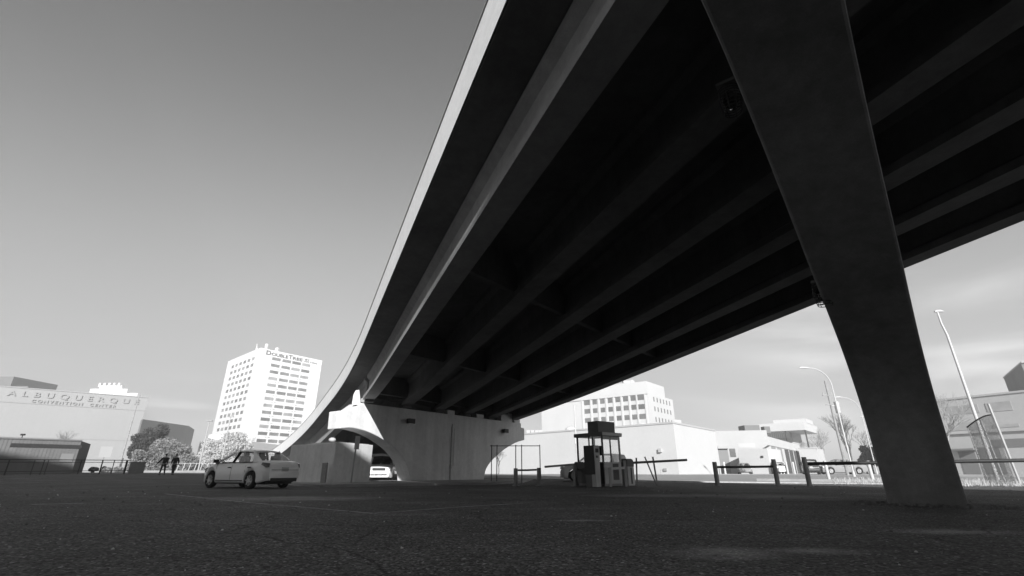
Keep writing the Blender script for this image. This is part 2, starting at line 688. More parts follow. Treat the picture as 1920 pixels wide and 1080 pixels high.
spans = [(-56, -27.8), (-26.9, -0.35), (0.35, 25.6), (26.3, 44)]
for a, b in spans:
    for o in OFFS:
        m = MB()
        ks = frange(a + SKEW * o, b + SKEW * o if b < 40 else b, 1.5 if a > -30 else 4)
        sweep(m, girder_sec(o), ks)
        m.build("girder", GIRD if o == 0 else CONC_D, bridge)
for a, b in spans[1:3]:
    for fr in (0.012, 0.36, 0.68, 0.985):
        for i in range(5):
            o0, o1 = OFFS[i] + 0.105, OFFS[i + 1] - 0.105
            k = a + (b - a) * fr + SKEW * (o0 + o1) / 2
            m = MB()
            ps = []
            for z in (0.34, 1.465):
                for dk, o in ((-.11, o0), (-.11, o1), (.11, o1), (.11, o0)):
                    ps.append(bpt(k + dk + SKEW * (o - (o0 + o1) / 2), o, z))
            m.hexa(ps)
            m.build("diaphragm", CONC_D, bridge)


# ------------------------------------------------------------------ piers
def catmull(pts, n=8):
    out = []
    for i in range(len(pts) - 1):
        p0, p1, p2, p3 = pts[max(i - 1, 0)], pts[i], pts[i + 1], pts[min(i + 2, len(pts) - 1)]
        for k in range(n):
            t = k / n
            out.append(tuple(0.5 * ((2 * p1[c]) + (-p0[c] + p2[c]) * t + (2 * p0[c] - 5 * p1[c] + 4 * p2[c] - p3[c]) * t * t + (-p0[c] + 3 * p1[c] - 3 * p2[c] + p3[c]) * t ** 3) for c in (0, 1)))
    out.append(pts[-1])
    return out


def pier(label, P0, head, left, right, capL, capR, thick, t_off=0.0, chamfer=0.06, mat=None):
    """left / right: arch curves from base up to the cap tip as (s, z); capL / capR: outline over the tip to the top"""
    du = Vector((math.sin(head), math.cos(head), 0))
    dn = Vector((-du.y, du.x, 0))       # towards the back (left)
    outline = list(right[::-1]) [:0]
    ol = [(s, z) for s, z in right]      # base right -> cap right
    ol += capR
    ol += capL[::-1]
    ol += [(s, z) for s, z in left[::-1]]
    t = thing("bridge_pier", label, "bridge pier", (P0[0] + du.x * 7, P0[1] + du.y * 7, 0))
    mb = MB()
    mb.extrude(ol, (P0[0], P0[1], 0), du, (0, 0, 1), dn, t_off - thick / 2, t_off + thick / 2)
    mb.build("pier_body", mat or PIERC, t, bevel=chamfer)
    return t, du, dn


def bearings(t, k0, zoff, dk=0.0):
    for o in OFFS:
        for sgn in (-1, 1):
            mb = MB()
            k = k0 + SKEW * o + sgn * 0.42
            p = bpt(k, o, 0)
            mb.box((p.x, p.y, p.z - 0.075), (0.5, 0.3, 0.144), -path(k)[3])
            mb.build("bearing_block", CONC_D, t)


HP = R_(37.6)
G = 0.02
arcL = catmull([(3.66, -0.1), (3.58, .47), (3.18, 1.22), (2.36, 1.9), (1.26, 2.44), (0.2, 2.78), (-0.75, 2.92)])
arcR = catmull([(10.5, -0.1), (10.62, .5), (10.86, .95), (11.54, 1.5), (12.8, 2.2), (14.1, 2.72), (14.9, 2.94)])
far_pier, duF, dnF = pier("flared concrete pier with two arched cantilevers standing behind the pale sedan", K0, HP, arcL, arcR,
                          [(-1.05, 2.92), (-1.62, 2.84), (-1.66, 3.8), (-1.02, 3.88), (-0.42, 4.34)],
                          [(15.5, 3.06), (15.5, 3.98), (15.05, 4.0), (15.05, 4.34)], 1.22, 0.61)
bearings(far_pier, 0, 0)
for s_a, s_b in ((14.2, 14.95), (12.5, 13.9), (9.6, 10.4), (6.6, 7.3)):
    m = MB()
    zk = 4.62 if s_b - s_a < 1 else 5.0
    m.extrude([(s_a, 4.3), (s_b, 4.3), (s_b, zk), (s_a, zk)], (K0[0], K0[1], 0), duF, (0, 0, 1), dnF, 0.05, 0.5)
    m.build("shear_key", PIERC, far_pier)
# ear of the cap beside the outer girder
m = MB()
e0 = Vector((K0[0], K0[1], 0)) + duF * (-0.62)
m.extrude([(-0.2, 4.2), (0.14, 4.2), (0.10, 4.45), (-0.06, 5.05), (-0.17, 4.8)], e0, duF, (0, 0, 1), dnF, 0.0, 0.35)
m.build("cap_ear", CONC_P, far_pier)
# conduit and the two floodlights of the far pier
base = Vector((K0[0], K0[1], 0))
m = MB()
q = base + duF * 7.05 - dnF * 0.04
m.tube([q + Vector((0, 0, .14)), q + Vector((0, 0, 3.7))], 0.035, 8)
m.tube([q + duF * .22 + Vector((0, 0, 3.4)), q + duF * .22 + Vector((0, 0, 1.0))], 0.02, 6)
m.box(q + Vector((0, 0, 0.95)), (.14, .12, .22), -HP)
m.build("conduit", BOOTHM, far_pier)


def floodlight(s, z, P0, du, dn, side, label, cat="floodlight"):
    p = Vector((P0[0], P0[1], 0)) + du * s + dn * side
    p.z = z
    out = dn * (-1 if side <= 0 else 1)
    t = thing("floodlight", label, cat, p)
    mb = MB()
    mb.bar(p, p + out * 0.18, 0.09)
    mb.build("bracket", DMETAL, t)
    mb = MB()
    c = p + out * 0.3 + Vector((0, 0, -.05))
    mb.box(c, (.5, .28, .3), math.atan2(du.y, du.x))
    mb.build("lamp_housing", DMETAL, t, bevel=0.03)
    mb = MB()
    mb.box(c + out * 0.02 + Vector((0, 0, -.17)), (.42, .2, .04), math.atan2(du.y, du.x))
    mb.build("lens", LAMPW, t)
    return t


floodlight(3.1, 3.62, K0, duF, dnF, 0.0, "small dark floodlight on the pier face above the arched left cantilever")
floodlight(12.6, 3.62, K0, duF, dnF, 0.0, "small dark floodlight high on the right end of the far pier face")

HN = R_(39.2)
PN = (2.2, 2.84)
arcN = catmull([(9.55, -0.1), (9.5, .5), (9.36, 1.25), (8.95, 2.05), (8.0, 2.82), (6.7, 3.42), (5.56, 3.86), (3.05, 4.93), (1.1, 5.46), (-0.6, 5.52)])
arcN2 = catmull([(12.6, -0.1), (12.65, .8), (12.9, 1.8), (13.5, 3.2), (14.3, 4.2), (15.1, 4.8)])
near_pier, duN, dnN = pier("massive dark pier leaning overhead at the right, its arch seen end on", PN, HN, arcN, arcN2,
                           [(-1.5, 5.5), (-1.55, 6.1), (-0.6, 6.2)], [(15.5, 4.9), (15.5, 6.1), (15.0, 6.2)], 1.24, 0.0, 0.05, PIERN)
bearings(near_pier, -27.35, 0)
H3 = R_(30)
p2 = bpt(26, 0, 0)
arc2 = catmull([(3.66, -0.1), (3.5, .3), (3.0, 0.5), (1.3, .7), (-0.75, .8)])
arc2r = catmull([(10.3, -0.1), (10.4, .3), (11, 0.5), (12.8, .7), (14.9, .8)])
pier("low far pier of the ramp half hidden behind the concrete enclosure", (p2.x, p2.y), H3, arc2, arc2r,
     [(-1.9, .85), (-1.9, p2.z - .35), (-1.2, p2.z - .25), (-0.6, p2.z - .14)], [(15.4, .85), (15.4, p2.z - .2), (15.0, p2.z - .14)], 1.4, 0.7)


# wire-guarded lamps under the arch of the near pier
def caged_lamp(s, z, label):
    p = Vector((PN[0], PN[1], z)) + duN * s + dnN * 0.62
    t = thing("caged_lamp", label, "lamp", p, group="caged lamps on the near pier")
    c = p + dnN * (0.20 if s < 4 else -0.02)
    mb = MB()
    mb.bar(p, c, 0.10)
    mb.box(c + Vector((0, 0, .17)), (.30, .26, .05), math.atan2(duN.y, duN.x))
    mb.build("bracket", M("dull_bracket", .12, .7), t)
    mb = MB()
    for k in range(9):
        zz = c.z + .12 - k * 0.05
        r = 0.15 * math.cos((k - 3) / 8 * 1.1)
        pts = [(c.x + r * math.cos(a * PI / 8), c.y + r * math.sin(a * PI / 8), zz) for a in range(17)]
        mb.tube(pts, 0.008, 4, caps=False)
    for a in range(8):
        pts = [(c.x + 0.15 * math.cos((k - 3) / 8 * 1.1) * math.cos(a * PI / 4), c.y + 0.15 * math.cos((k - 3) / 8 * 1.1) * math.sin(a * PI / 4), c.z + .12 - k * 0.05) for k in range(9)]
        mb.tube(pts, 0.008, 4)
    mb.build("wire_guard", DMETAL, t)
    mb = MB()
    mb.sphere((c.x, c.y, c.z - .06), 0.10, 12, (1, 1, 1.6))
    mb.build("bulb_globe", glass_mat("lamp_globe", 0.5, 0.5), t)
    return t


caged_lamp(2.5, 5.66, "wire caged lamp at the upper left edge of the dark near pier")
caged_lamp(6.45, 3.78, "wire caged lamp lower down the dark pier, beside the girder edge")

# ------------------------------------------------------------------ concrete enclosure by the pier
enc = thing("concrete_enclosure", "square concrete enclosure two metres tall standing left of the far pier", "enclosure", (-9.6, 26.6, 0.12))
foot = [(-8.9, 25.0), (-7.75, 27.6), (-11.3, 30.2), (-12.45, 27.9)]
m = MB()
m.prism(foot, 0.05, 2.02)
m.build("enclosure_wall", PIERC, enc, bevel=0.03)
m = MB()
m.prism([(-8.95, 25.15), (-7.95, 27.5), (-11.25, 30.0), (-12.3, 27.9)], 2.018, 2.06)
m.build("coping", CONC, enc)
t = thing("globe_lamp", "round white globe lamp on top of the concrete enclosure", "lamp", (-9.6, 26.3, 2.06))
m = MB()
m.cyl((-9.6, 26.3, 2.06), (-9.6, 26.3, 2.13), .08, 12)
m.build("lamp_base", DMETAL, t)
m = MB()
m.sphere((-9.6, 26.3, 2.22), .15, 16, (1.25, 1.25, .8))
m.build("globe", WMETAL, t, smooth_=True)


def sign_post(x, y, h, w, hh, label, mat=METAL, rz=0.0, lean=0.0, zb=0.0):
    t = thing("street_sign", label, "sign", (x, y, zb))
    mb = MB()
    mb.bar((x, y, zb), (x + lean, y, zb + h), .06, .05)
    mb.build("sign_post", METAL, t)
    mb = MB()
    c = Vector((x + lean * .9, y, zb + h - hh / 2))
    mb.box(c + Vector((math.sin(rz) * .045, -math.cos(rz) * .045, 0)), (w, .012, hh), rz)
    mb.build("sign_plate", mat, t)
    return t


p = at(658, 908, 24.3)
sign_post(p.x, 24.3, 2.15, .28, .62, "narrow grey sign on a thin post before the enclosure's lit corner", BOOTHM, R_(55), .05, .12)
m = MB()
p = at(601, 908, 24.6)
m.bar((p.x, 24.9, .0), (p.x - .02, 24.9, 1.05), .24, .2)
tag(m.build("concrete_post", CONC, bevel=.02), "short square post against the enclosure, beside the sedan's tail", "post")


# ------------------------------------------------------------------ cars
def lerp_list(xs, x):
    for i in range(len(xs) - 1):
        if xs[i][0] <= x <= xs[i + 1][0]:
            a, b = xs[i], xs[i + 1]
            t = (x - a[0]) / (b[0] - a[0] + 1e-9)
            return a[1] + (b[1] - a[1]) * t
    return xs[0][1] if x < xs[0][0] else xs[-1][1]


def sp(xs, x):
    """smoothed piecewise profile"""
    return (lerp_list(xs, x - .06) + 2 * lerp_list(xs, x) + lerp_list(xs, x + .06)) / 4


KINDS = {
    "sedan": dict(top=[(-2.24, .70), (-2.2, .86), (-2.12, .98), (-1.95, 1.03), (-1.62, 1.05), (-1.5, 1.0), (1.0, .95), (1.25, .97), (1.7, .88), (2.0, .76), (2.15, .62), (2.22, .48)],
                  w=[(-2.24, .66), (-2.1, .76), (-1.7, .83), (-.8, .85), (.9, .85), (1.6, .82), (2.0, .72), (2.22, .5)],
                  wheels=(-1.28, 1.33), r=.315, gh=[(1.18, .96), (.30, 1.42), (-.15, 1.49), (-.55, 1.495), (-1.0, 1.43), (-1.72, 1.05)], wr=.60, wb=.78,
                  bp=-.02, cp=(-.92, -1.28), rear=-2.22, front=2.2, ztail=.80, zhead=.66),
    "minivan": dict(top=[(-2.42, .72), (-2.40, 1.0), (-2.3, 1.06), (1.2, 1.02), (1.5, 1.04), (1.9, .95), (2.25, .82), (2.42, .62), (2.46, .48)],
                    w=[(-2.42, .84), (-2.2, .92), (1.4, .94), (2.0, .88), (2.46, .64)],
                    wheels=(-1.5, 1.48), r=.34, gh=[(1.62, 1.03), (.75, 1.62), (.2, 1.74), (-1.4, 1.76), (-2.15, 1.70), (-2.38, 1.08)], wr=.72, wb=.88,
                    bp=.1, cp=(-1.2, -1.35), rear=-2.4, front=2.44, ztail=1.15, zhead=.76),
    "suv": dict(top=[(-2.3, .75), (-2.27, 1.0), (-2.2, 1.08), (1.0, 1.05), (1.2, 1.07), (1.8, 1.0), (2.15, .86), (2.28, .6)],
                w=[(-2.3, .82), (-2.1, .9), (1.5, .9), (2.0, .84), (2.28, .64)],
                wheels=(-1.35, 1.35), r=.36, gh=[(1.25, 1.06), (.55, 1.6), (.1, 1.70), (-1.3, 1.71), (-1.95, 1.64), (-2.2, 1.1)], wr=.70, wb=.85,
                bp=-.05, cp=(-1.15, -1.3), rear=-2.28, front=2.26, ztail=1.1, zhead=.84),
    "pickup": dict(top=[(-2.7, .75), (-2.68, 1.05), (-2.6, 1.08), (-.7, 1.08), (.9, 1.08), (1.2, 1.1), (2.2, 1.0), (2.55, .9), (2.65, .6)],
                   w=[(-2.7, .88), (1.8, .92), (2.3, .88), (2.65, .74)],
                   wheels=(-1.6, 1.75), r=.38, gh=[(1.2, 1.08), (.6, 1.65), (.3, 1.74), (-.3, 1.75), (-.68, 1.7), (-.75, 1.1)], wr=.70, wb=.86,
                   bp=.1, cp=(-.6, -.66), rear=-2.68, front=2.63, ztail=.9, zhead=.84),
}


def make_car(kind, paint_, label, cat, loc, rz, group=None, plate=True):
    K = KINDS[kind]
    t = thing("parked_car" if kind != "sedan" or group else "sedan_car", label, cat, (0, 0, 0), 0, group)
    x0, x1 = K["top"][0][0], K["top"][-1][0]
    ra = K["r"] + .05
    xs = set(frange(x0, x1, .07))
    for xc in K["wheels"]:
        for a in range(0, 181, 15):
            xs.add(round(xc + ra * math.cos(R_(a)), 4))
        xs.add(xc + ra + .004)
        xs.add(xc - ra - .004)
    xs = sorted(xs)
    rings = []
    for x in xs:
        zt = sp(K["top"], x)
        w = sp(K["w"], x)
        zb = .21 + .16 * smooth(x1 - .5, x1, x) * 0.3 + .10 * smooth(.55, 0, x - x0)
        for xc in K["wheels"]:
            if abs(x - xc) <= ra:
                zb = max(zb, K["r"] + math.sqrt(max(0, ra * ra - (x - xc) ** 2)))
        zb = min(zb, zt - .12)
        zm = zb + (zt - zb) * .55
        half = [(0, zb), (w * .93, zb), (w * .99, min(zb + .05, zm - .02)), (w * 1.015, zm), (w * .99, zt - .10), (w * .955, zt - .035), (w * .88, zt - .005), (0, zt + .025)]
        full = [(x, y, z) for y, z in half] + [(x, -y, z) for y, z in half[-2:0:-1]]
        rings.append(full)
    n = len(rings[0])
    mb = MB()
    cab0, cab1 = K["gh"][-1][0] + .12, K["gh"][0][0] - .1
    for i in range(len(rings) - 1):
        for j in range(n):
            j2 = (j + 1) % n
            mb.cur = 0
            if j in (6, 7) and cab0 < xs[i] < cab1:
                mb.cur = 1
            if j in (0, n - 1):
                mb.cur = 1
            mb.face([rings[i][j], rings[i][j2], rings[i + 1][j2], rings[i + 1][j]])
    mb.cur = 0
    mb.face(rings[0][::-1])
    mb.face(rings[-1])
    mb.build("body", [paint_, PLASTIC], t, local=True, smooth_=True)
    # greenhouse
    g = K["gh"]
    wr, wb = K["wr"], K["wb"]
    mb = MB()
    prof = catmull(g[1:-1], 4)
    for i in range(len(prof) - 1):
        (xa, za), (xb, zb_) = prof[i], prof[i + 1]
        ys = [-wr, -wr * .8, 0, wr * .8, wr]
        cr = [-.035, 0, .025, 0, -.035]
        for k in range(4):
            top = [(xa, ys[k], za + cr[k]), (xb, ys[k], zb_ + cr[k]), (xb, ys[k + 1], zb_ + cr[k + 1]), (xa, ys[k + 1], za + cr[k + 1])]
            mb.face(top)
            mb.face([(p[0], p[1], p[2] - .05) for p in top][::-1])
        for s in (0, 4):
            q = [(xa, ys[s], za + cr[s]), (xb, ys[s], zb_ + cr[s])]
            mb.face([q[0], q[1], (q[1][0], q[1][1], q[1][2] - .05), (q[0][0], q[0][1], q[0][2] - .05)])
    for xx, zz in (prof[0], prof[-1]):
        mb.face([(xx, -wr, zz - .035), (xx, 0, zz + .025), (xx, wr, zz - .035), (xx, wr, zz - .085), (xx, 0, zz - .025), (xx, -wr, zz - .085)])
    mb.build("roof", paint_, t, local=True, smooth_=True)
    rf, rr = g[1], g[-2]
    for s in (-1, 1):
        mb = MB()
        mb.bar((g[0][0], s * wb, g[0][1]), (rf[0] + .02, s * wr * .985, rf[1] - .055), .06, .07)
        mb.build("front_pillar", paint_, t, local=True)
        mb = MB()
        mb.bar((K["bp"] + .02, s * (wb + .015), .98), (K["bp"] - .06, s * wr, 1.42 if kind == "sedan" else 1.66), .10, .03, up=(1, 0, 0))
        mb.build("centre_pillar", PLASTIC, t, local=True)
        # rear pillar panel
        cpt, cpb = K["cp"]
        zb2 = sp(K["top"], cpb) - .02
        mb = MB()
        a = [(cpt, s * wr, rr[1] + .03 if kind == "sedan" else rr[1] + .02), (rr[0], s * wr, rr[1] - .04), (g[-1][0] + .03, s * wb * .93, g[-1][1] - .02), (cpb, s * (wb + .02), zb2)]
        b = [(p_[0], p_[1] - s * .05, p_[2]) for p_ in a]
        mb.hexa(a + b)
        mb.build("rear_pillar", paint_, t, local=True)
        # side windows
        zlo = .955 if kind == "sedan" else 1.05
        mb = MB()
        ztop = (1.40 if kind == "sedan" else 1.64)
        def quadwin(name, p4):
            q = MB()
            q.hexa([(p_[0], p_[1], p_[2]) for p_ in p4] + [(p_[0], p_[1] - s * .012, p_[2]) for p_ in p4])
            return q.build(name, CARGL, t, local=True)
        quadwin("door_window", [(g[0][0] - .12, s * wb, zlo + .02), (K["bp"] + .04, s * wb, zlo + .01), (K["bp"] - .02, s * wr, ztop), (rf[0] + .06, s * wr, ztop - .05)])
        quadwin("door_window", [(K["bp"] - .06, s * wb, zlo + .01), (cpb + .06, s * wb, zb2 + .05), (cpt - .05, s * wr, ztop - .07), (K["bp"] - .1, s * wr, ztop)])
        # sill trim under the windows
        q = MB()
        q.bar((g[0][0] - .05, s * (wb + .035), zlo - .005), (cpb + .02, s * (wb + .03), zb2 + .02), .03, .03)
        q.build("window_trim", PLASTIC, t, local=True)
        q = MB()
        q.box((g[0][0] - .22, s * (wb + .16), zlo + .09), (.12, .2, .14))
        q.bar((g[0][0] - .2, s * (wb - .02), zlo + .04), (g[0][0] - .22, s * (wb + .1), zlo + .06), .05)
        q.build("wing_mirror", PLASTIC, t, local=True, bevel=.03)
        for hx in (K["bp"] + .12, cpb + .12):
            q = MB()
            q.box((hx, s * (sp(K["w"], hx) * 1.0 + .015), zlo - .16), (.19, .035, .035))
            q.build("door_handle", PLASTIC, t, local=True, bevel=.01)
    for nm, a, b in (("windscreen", g[0], rf), ("rear_window", g[-1], rr)):
        q = MB()
        dx = .012
        lo, hi = wb * .93, wr * .95
        N = 6
        for i in range(N):
            for f in (0, 1):
                pass
        pts = []
        for f, (pp, ww) in enumerate(((a, lo), (b, hi))):
            for i in range(N + 1):
                u = -1 + 2 * i / N
                bow = .07 * (1 - u * u) * (1 if nm == "windscreen" else -1) * .7
                pts.append((pp[0] + bow, u * ww, pp[1] - .03 + .02 * (1 - u * u)))
        for i in range(N):
            q.face([pts[i], pts[i + 1], pts[N + 2 + i], pts[N + 1 + i]])
        q.build(nm, CARGL, t, local=True, smooth_=True)
    # seats and wheel seen through the glass
    q = MB()
    for sx in ((.05, -.95) if kind != "pickup" else (.1,)):
        for sy in (-.36, .36):
            q.box((sx - .12, sy, 1.02), (.14, .44, .46))
            q.box((sx - .17, sy, 1.30), (.10, .24, .16))
    q.box((g[0][0] - .32, 0, .98), (.34, 1.3, .09))
    q.build("seats", PLASTIC, t, local=True, bevel=.03)
    # wheels
    for xc in K["wheels"]:
        for s in (-1, 1):
            yo = s * (sp(K["w"], xc) + .005)
            r = K["r"]
            w = MB()
            prof_ = [(r * .66, 0), (r * .9, -.0), (r, -.03), (r, -.17), (r * .9, -.2), (r * .66, -.2)]
            N = 28
            for i in range(N):
                a0, a1 = 2 * PI * i / N, 2 * PI * (i + 1) / N
                for j in range(len(prof_)):
                    (r0, y0), (r1, y1) = prof_[j], prof_[(j + 1) % len(prof_)]
                    w.face([(xc + r0 * math.cos(a0), yo + s * y0, r + r0 * math.sin(a0)), (xc + r1 * math.cos(a0), yo + s * y1, r + r1 * math.sin(a0)),
                            (xc + r1 * math.cos(a1), yo + s * y1, r + r1 * math.sin(a1)), (xc + r0 * math.cos(a1), yo + s * y0, r + r0 * math.sin(a1))])
            wh = w.build("wheel", RUBBER, t, local=True, smooth_=True)
            w = MB()
            w.cyl((xc, yo - s * .03, r), (xc, yo - s * .16, r), r * .655, 28)
            for k in range(7):
                a0 = 2 * PI * k / 7
                w.bar((xc + .05 * math.cos(a0), yo - s * .018, r + .05 * math.sin(a0)), (xc + r * .64 * math.cos(a0), yo - s * .012, r + r * .64 * math.sin(a0)), .03, .055, up=(0, 1, 0))
            w.cyl((xc, yo - s * .03, r), (xc, yo - s * .005, r), .06, 12)
            w.build("rim", CHROME, wh, local=True)
    q = MB()
    q.box((0, 0, .30), (x1 - x0 - .5, 1.2, .26))
    for xc in K["wheels"]:
        q.box((xc, 0, .42), (.78, 1.22, .34))
    q.build("underbody", PLASTIC, t, local=True)
    # door gaps
    if kind == "sedan":
        for s in (-1, 1):
            for xd, z0d in ((.98, .30), (K["bp"] - .02, .30), (-.93, .68)):
                q = MB()
                wv = sp(K["w"], xd)
                q.tube([(xd, s * (wv * 1.0 + .001), z0d), (xd, s * (wv * 1.014 + .002), .62), (xd, s * (wv * .992 + .002), .86), (xd, s * (wv * .957), .925)], .006, 5)
                q.build("door_gap", PLASTIC, t, local=True)
            q = MB()
            q.tube([(x, s * (sp(K["w"], x) * 1.0 + .004), .30) for x in (-.85, -.4, 0, .4, .9)], .02, 5)
            q.build("sill_trim", PLASTIC, t, local=True)
        q = MB()
        for y0, y1, zz in ((-.62, .62, .70),):
            q.tube([(-2.262, y0, zz), (-2.265, 0, zz), (-2.262, y1, zz)], .007, 5)
        q.build("boot_gap", PLASTIC, t, local=True)
    # lamps, plate, bumper insert
    for s in (-1, 1):
        if kind == "sedan":
            q = MB()
            o = [(-2.185, .70, .94), (-2.2, .72, .80), (-2.12, .81, .79), (-1.88, .858, .90), (-1.92, .84, .975)]
            q.raw([(a, s * b * 1.0, c) for a, b, c in o] + [(a + .05, s * (b - .06), c) for a, b, c in o],
                  [(0, 1, 2, 3, 4), (9, 8, 7, 6, 5)] + [(k, (k + 1) % 5, 5 + (k + 1) % 5, 5 + k) for k in range(5)])
            q.build("tail_lamp", LAMPR, t, local=True)
            q = MB()
            o = [(2.0, .72, .74), (2.12, .62, .60), (1.9, .77, .62), (1.66, .84, .80)]
            q.hexa([(a, s * b, c) for a, b, c in o] + [(a - .05, s * (b - .08), c) for a, b, c in o])
            q.build("head_lamp", LAMPW, t, local=True)
        else:
            q = MB()
            q.box((K["rear"] + .02, s * sp(K["w"], K["rear"]) * .92, K["ztail"] - .08), (.12, .14, .42))
            q.build("tail_lamp", LAMPR, t, local=True, bevel=.02)
            q = MB()
            xh = K["front"] - .16
            q.box((xh, s * (sp(K["w"], xh) - .16), K["zhead"]), (.2, .34, .17), s * -.35)
            q.build("head_lamp", LAMPW, t, local=True, bevel=.03)
    q = MB()
    if kind == "sedan":
        q.box((K["rear"] - .005, 0, .33), (.10, 1.2, .14))
    else:
        q.box((K["front"] - .03, 0, .42), (.10, 1.1, .16))
        q.box((K["front"] - .02, 0, K["zhead"] - .02), (.08, .8, .14))
    q.build("bumper_insert", PLASTIC, t, local=True, bevel=.02)
    q = MB()
    q.box((K["rear"] - .01, 0, .72 if kind == "sedan" else .8), (.03, .32, .16))
    q.build("number_plate", M("plate", .5, .5), t, local=True)
    t.location = loc
    t.rotation_euler = (0, 0, rz)
    return t


# sedan: heading 62 deg left of straight ahead
hd = R_(-62)
fwd = Vector((math.sin(hd), math.cos(hd), 0))
rgt = Vector((math.cos(hd), -math.sin(hd), 0))
rl = Vector((-10.42, 20.15, 0))
ctr = rl + fwd * 1.28 + rgt * .8
make_car("sedan", CARP, "pale grey sedan heading left beside the concrete enclosure, nearest of all the cars", "car", (ctr.x, ctr.y, 0), PI / 2 - hd)
p = at(708, 900, 32.2)
make_car("minivan", CARW, "white minivan facing the camera under the arch of the far pier", "van", (p.x - .5, 34.6, gz(p.x, 34)), R_(-78), "vehicles")
p = at(1093, 900, 33)
make_car("suv", CARW, "white car partly hidden behind the ticket booth", "car", (p.x + .9, 33.5, gz(p.x, 33)), R_(172), "vehicles")
p = at(1397, 886, 72)
make_car("sedan", CARG, "grey sedan parked before the low white building, seen over the rail", "car", (p.x, 72, gz(p.x, 72)), R_(250), "vehicles")
p = at(1459, 886, 74)
make_car("suv", CARW, "white car parked beside the tall bay doors, behind a grey post", "car", (p.x, 74, gz(p.x, 74)), R_(70), "vehicles")
p = at(1521, 886, 62)
make_car("suv", CARK, "dark car just right of the tallest grey post", "car", (p.x, 62, gz(p.x, 62)), R_(62), "vehicles")
p = at(1578, 884, 62)
make_car("pickup", CARG, "dark pickup truck parked beneath the utility pole", "truck", (p.x, 62, gz(p.x, 62)), R_(178), "vehicles")

# ------------------------------------------------------------------ people
def skin_obj(name, joints, edges, mat, parent, root=0):
    me = bpy.data.meshes.new(name)
    me.from_pydata([j[:3] for j in joints], edges, [])
    me.materials.append(mat)
    o = bpy.data.objects.new(name, me)
    C.objects.link(o)
    sk = o.modifiers.new("skin", "SKIN")
    sk.use_smooth_shade = True
    for i, j in enumerate(joints):
        r = j[3]
        me.skin_vertices[0].data[i].radius = (r, r) if isinstance(r, (int, float)) else r
    me.skin_vertices[0].data[root].use_root = True
    sb = o.modifiers.new("sub", "SUBSURF")
    sb.levels = 1
    sb.render_levels = 2
    o.parent = parent
    return o


def person(x, y, rz, stride, arm, label):
    """walking figure facing local +Y"""
    t = thing("person", label, "person", (x, y, gz(x, y)), rz, "people")
    st = stride
    J = [(0, 0, .95, (.15, .11)),          # 0 pelvis
         (0, 0, 1.12, (.14, .10)), (0, .01, 1.32, (.17, .115)), (0, .01, 1.44, (.12, .09)), (0, .02, 1.52, .055), (0, .03, 1.58, .06),
         (0, .03, 1.66, (.085, .10)), (0, .02, 1.73, (.07, .08))]
    E = [(0, 1), (1, 2), (2, 3), (3, 4), (4, 5), (5, 6), (6, 7)]
    for s in (-1, 1):
        i = len(J)
        out = arm if s < 0 else .0
        J += [(s * .19, .0, 1.42, .06), (s * (.24 + out * .5), -s * st * .25, 1.16, .05), (s * (.25 + out * 1.3), -s * st * .6 + .05, .93, .038), (s * (.25 + out * 1.4), -s * st * .7 + .08, .84, (.025, .04))]
        E += [(3, i), (i, i + 1), (i + 1, i + 2), (i + 2, i + 3)]
        i = len(J)
        J += [(s * .10, 0, .88, .085), (s * .11, s * st * .55 + .04, .50, .062), (s * .12, s * st * 1.1, .11, .045), (s * .13, s * st * 1.1 + .14, .045, (.045, .03))]
        E += [(0, i), (i, i + 1), (i + 1, i + 2), (i + 2, i + 3)]
    skin_obj("body", J, E, SKIN, t)
    # jacket
    Jk = [(0, 0, .90, (.185, .14)), (0, 0, 1.12, (.175, .13)), (0, .01, 1.32, (.20, .14)), (0, .01, 1.44, (.13, .105)), (0, .015, 1.49, .075)]
    Ek = [(0, 1), (1, 2), (2, 3), (3, 4)]
    for s in (-1, 1):
        i = len(Jk)
        out = arm if s < 0 else .0
        Jk += [(s * .20, .0, 1.41, .08), (s * (.24 + out * .5), -s * st * .25, 1.16, .07), (s * (.25 + out * 1.25), -s * st * .58 + .05, .95, .055)]
        Ek += [(3, i), (i, i + 1), (i + 1, i + 2)]
    skin_obj("jacket", Jk, Ek, CLOTHK, t)
    Jt = [(0, 0, .97, (.165, .125))]
    Et = []
    for s in (-1, 1):
        i = len(Jt)
        Jt += [(s * .10, 0, .86, .105), (s * .11, s * st * .55 + .04, .50, .08), (s * .12, s * st * 1.1, .12, .065)]
        Et += [(0, i), (i, i + 1), (i + 1, i + 2)]
    skin_obj("trousers", Jt, Et, CLOTHD, t)
    for s in (-1, 1):
        mb = MB()
        mb.sphere((s * .125, s * st * 1.1 + .08, .05), .06, 10, (.85, 2.2, .8))
        mb.build("shoe", PLASTIC, t, local=True, smooth_=True)
    mb = MB()
    mb.sphere((0, -.0, 1.70), .105, 12, (.9, 1.05, .95))
    mb.build("hair", HAIR, t, local=True, smooth_=True)
    return t


p = at(301, 897, 45)
person(p.x, 45, R_(20), .20, .28, "person in black with one arm held out, walking away at left")
p = at(321, 897, 45.5)
person(p.x, 45.5, R_(15), -.22, .0, "person in black mid-stride with arms close, right of the pair")


# ------------------------------------------------------------------ booth and gates
C0 = Vector((4.2, 23.0, 0))
ul = Vector((-.6, .8, 0))
ur = Vector((.8, .6, 0))
RB = math.atan2(ur.y, ur.x)
booth = thing("ticket_booth", "glazed ticket booth with flat roof and a dark box on top", "booth", C0 + ul * .85 + ur * .62)


def bp(a, b, z):
    v = C0 + ul * a + ur * b
    return Vector((v.x, v.y, z))


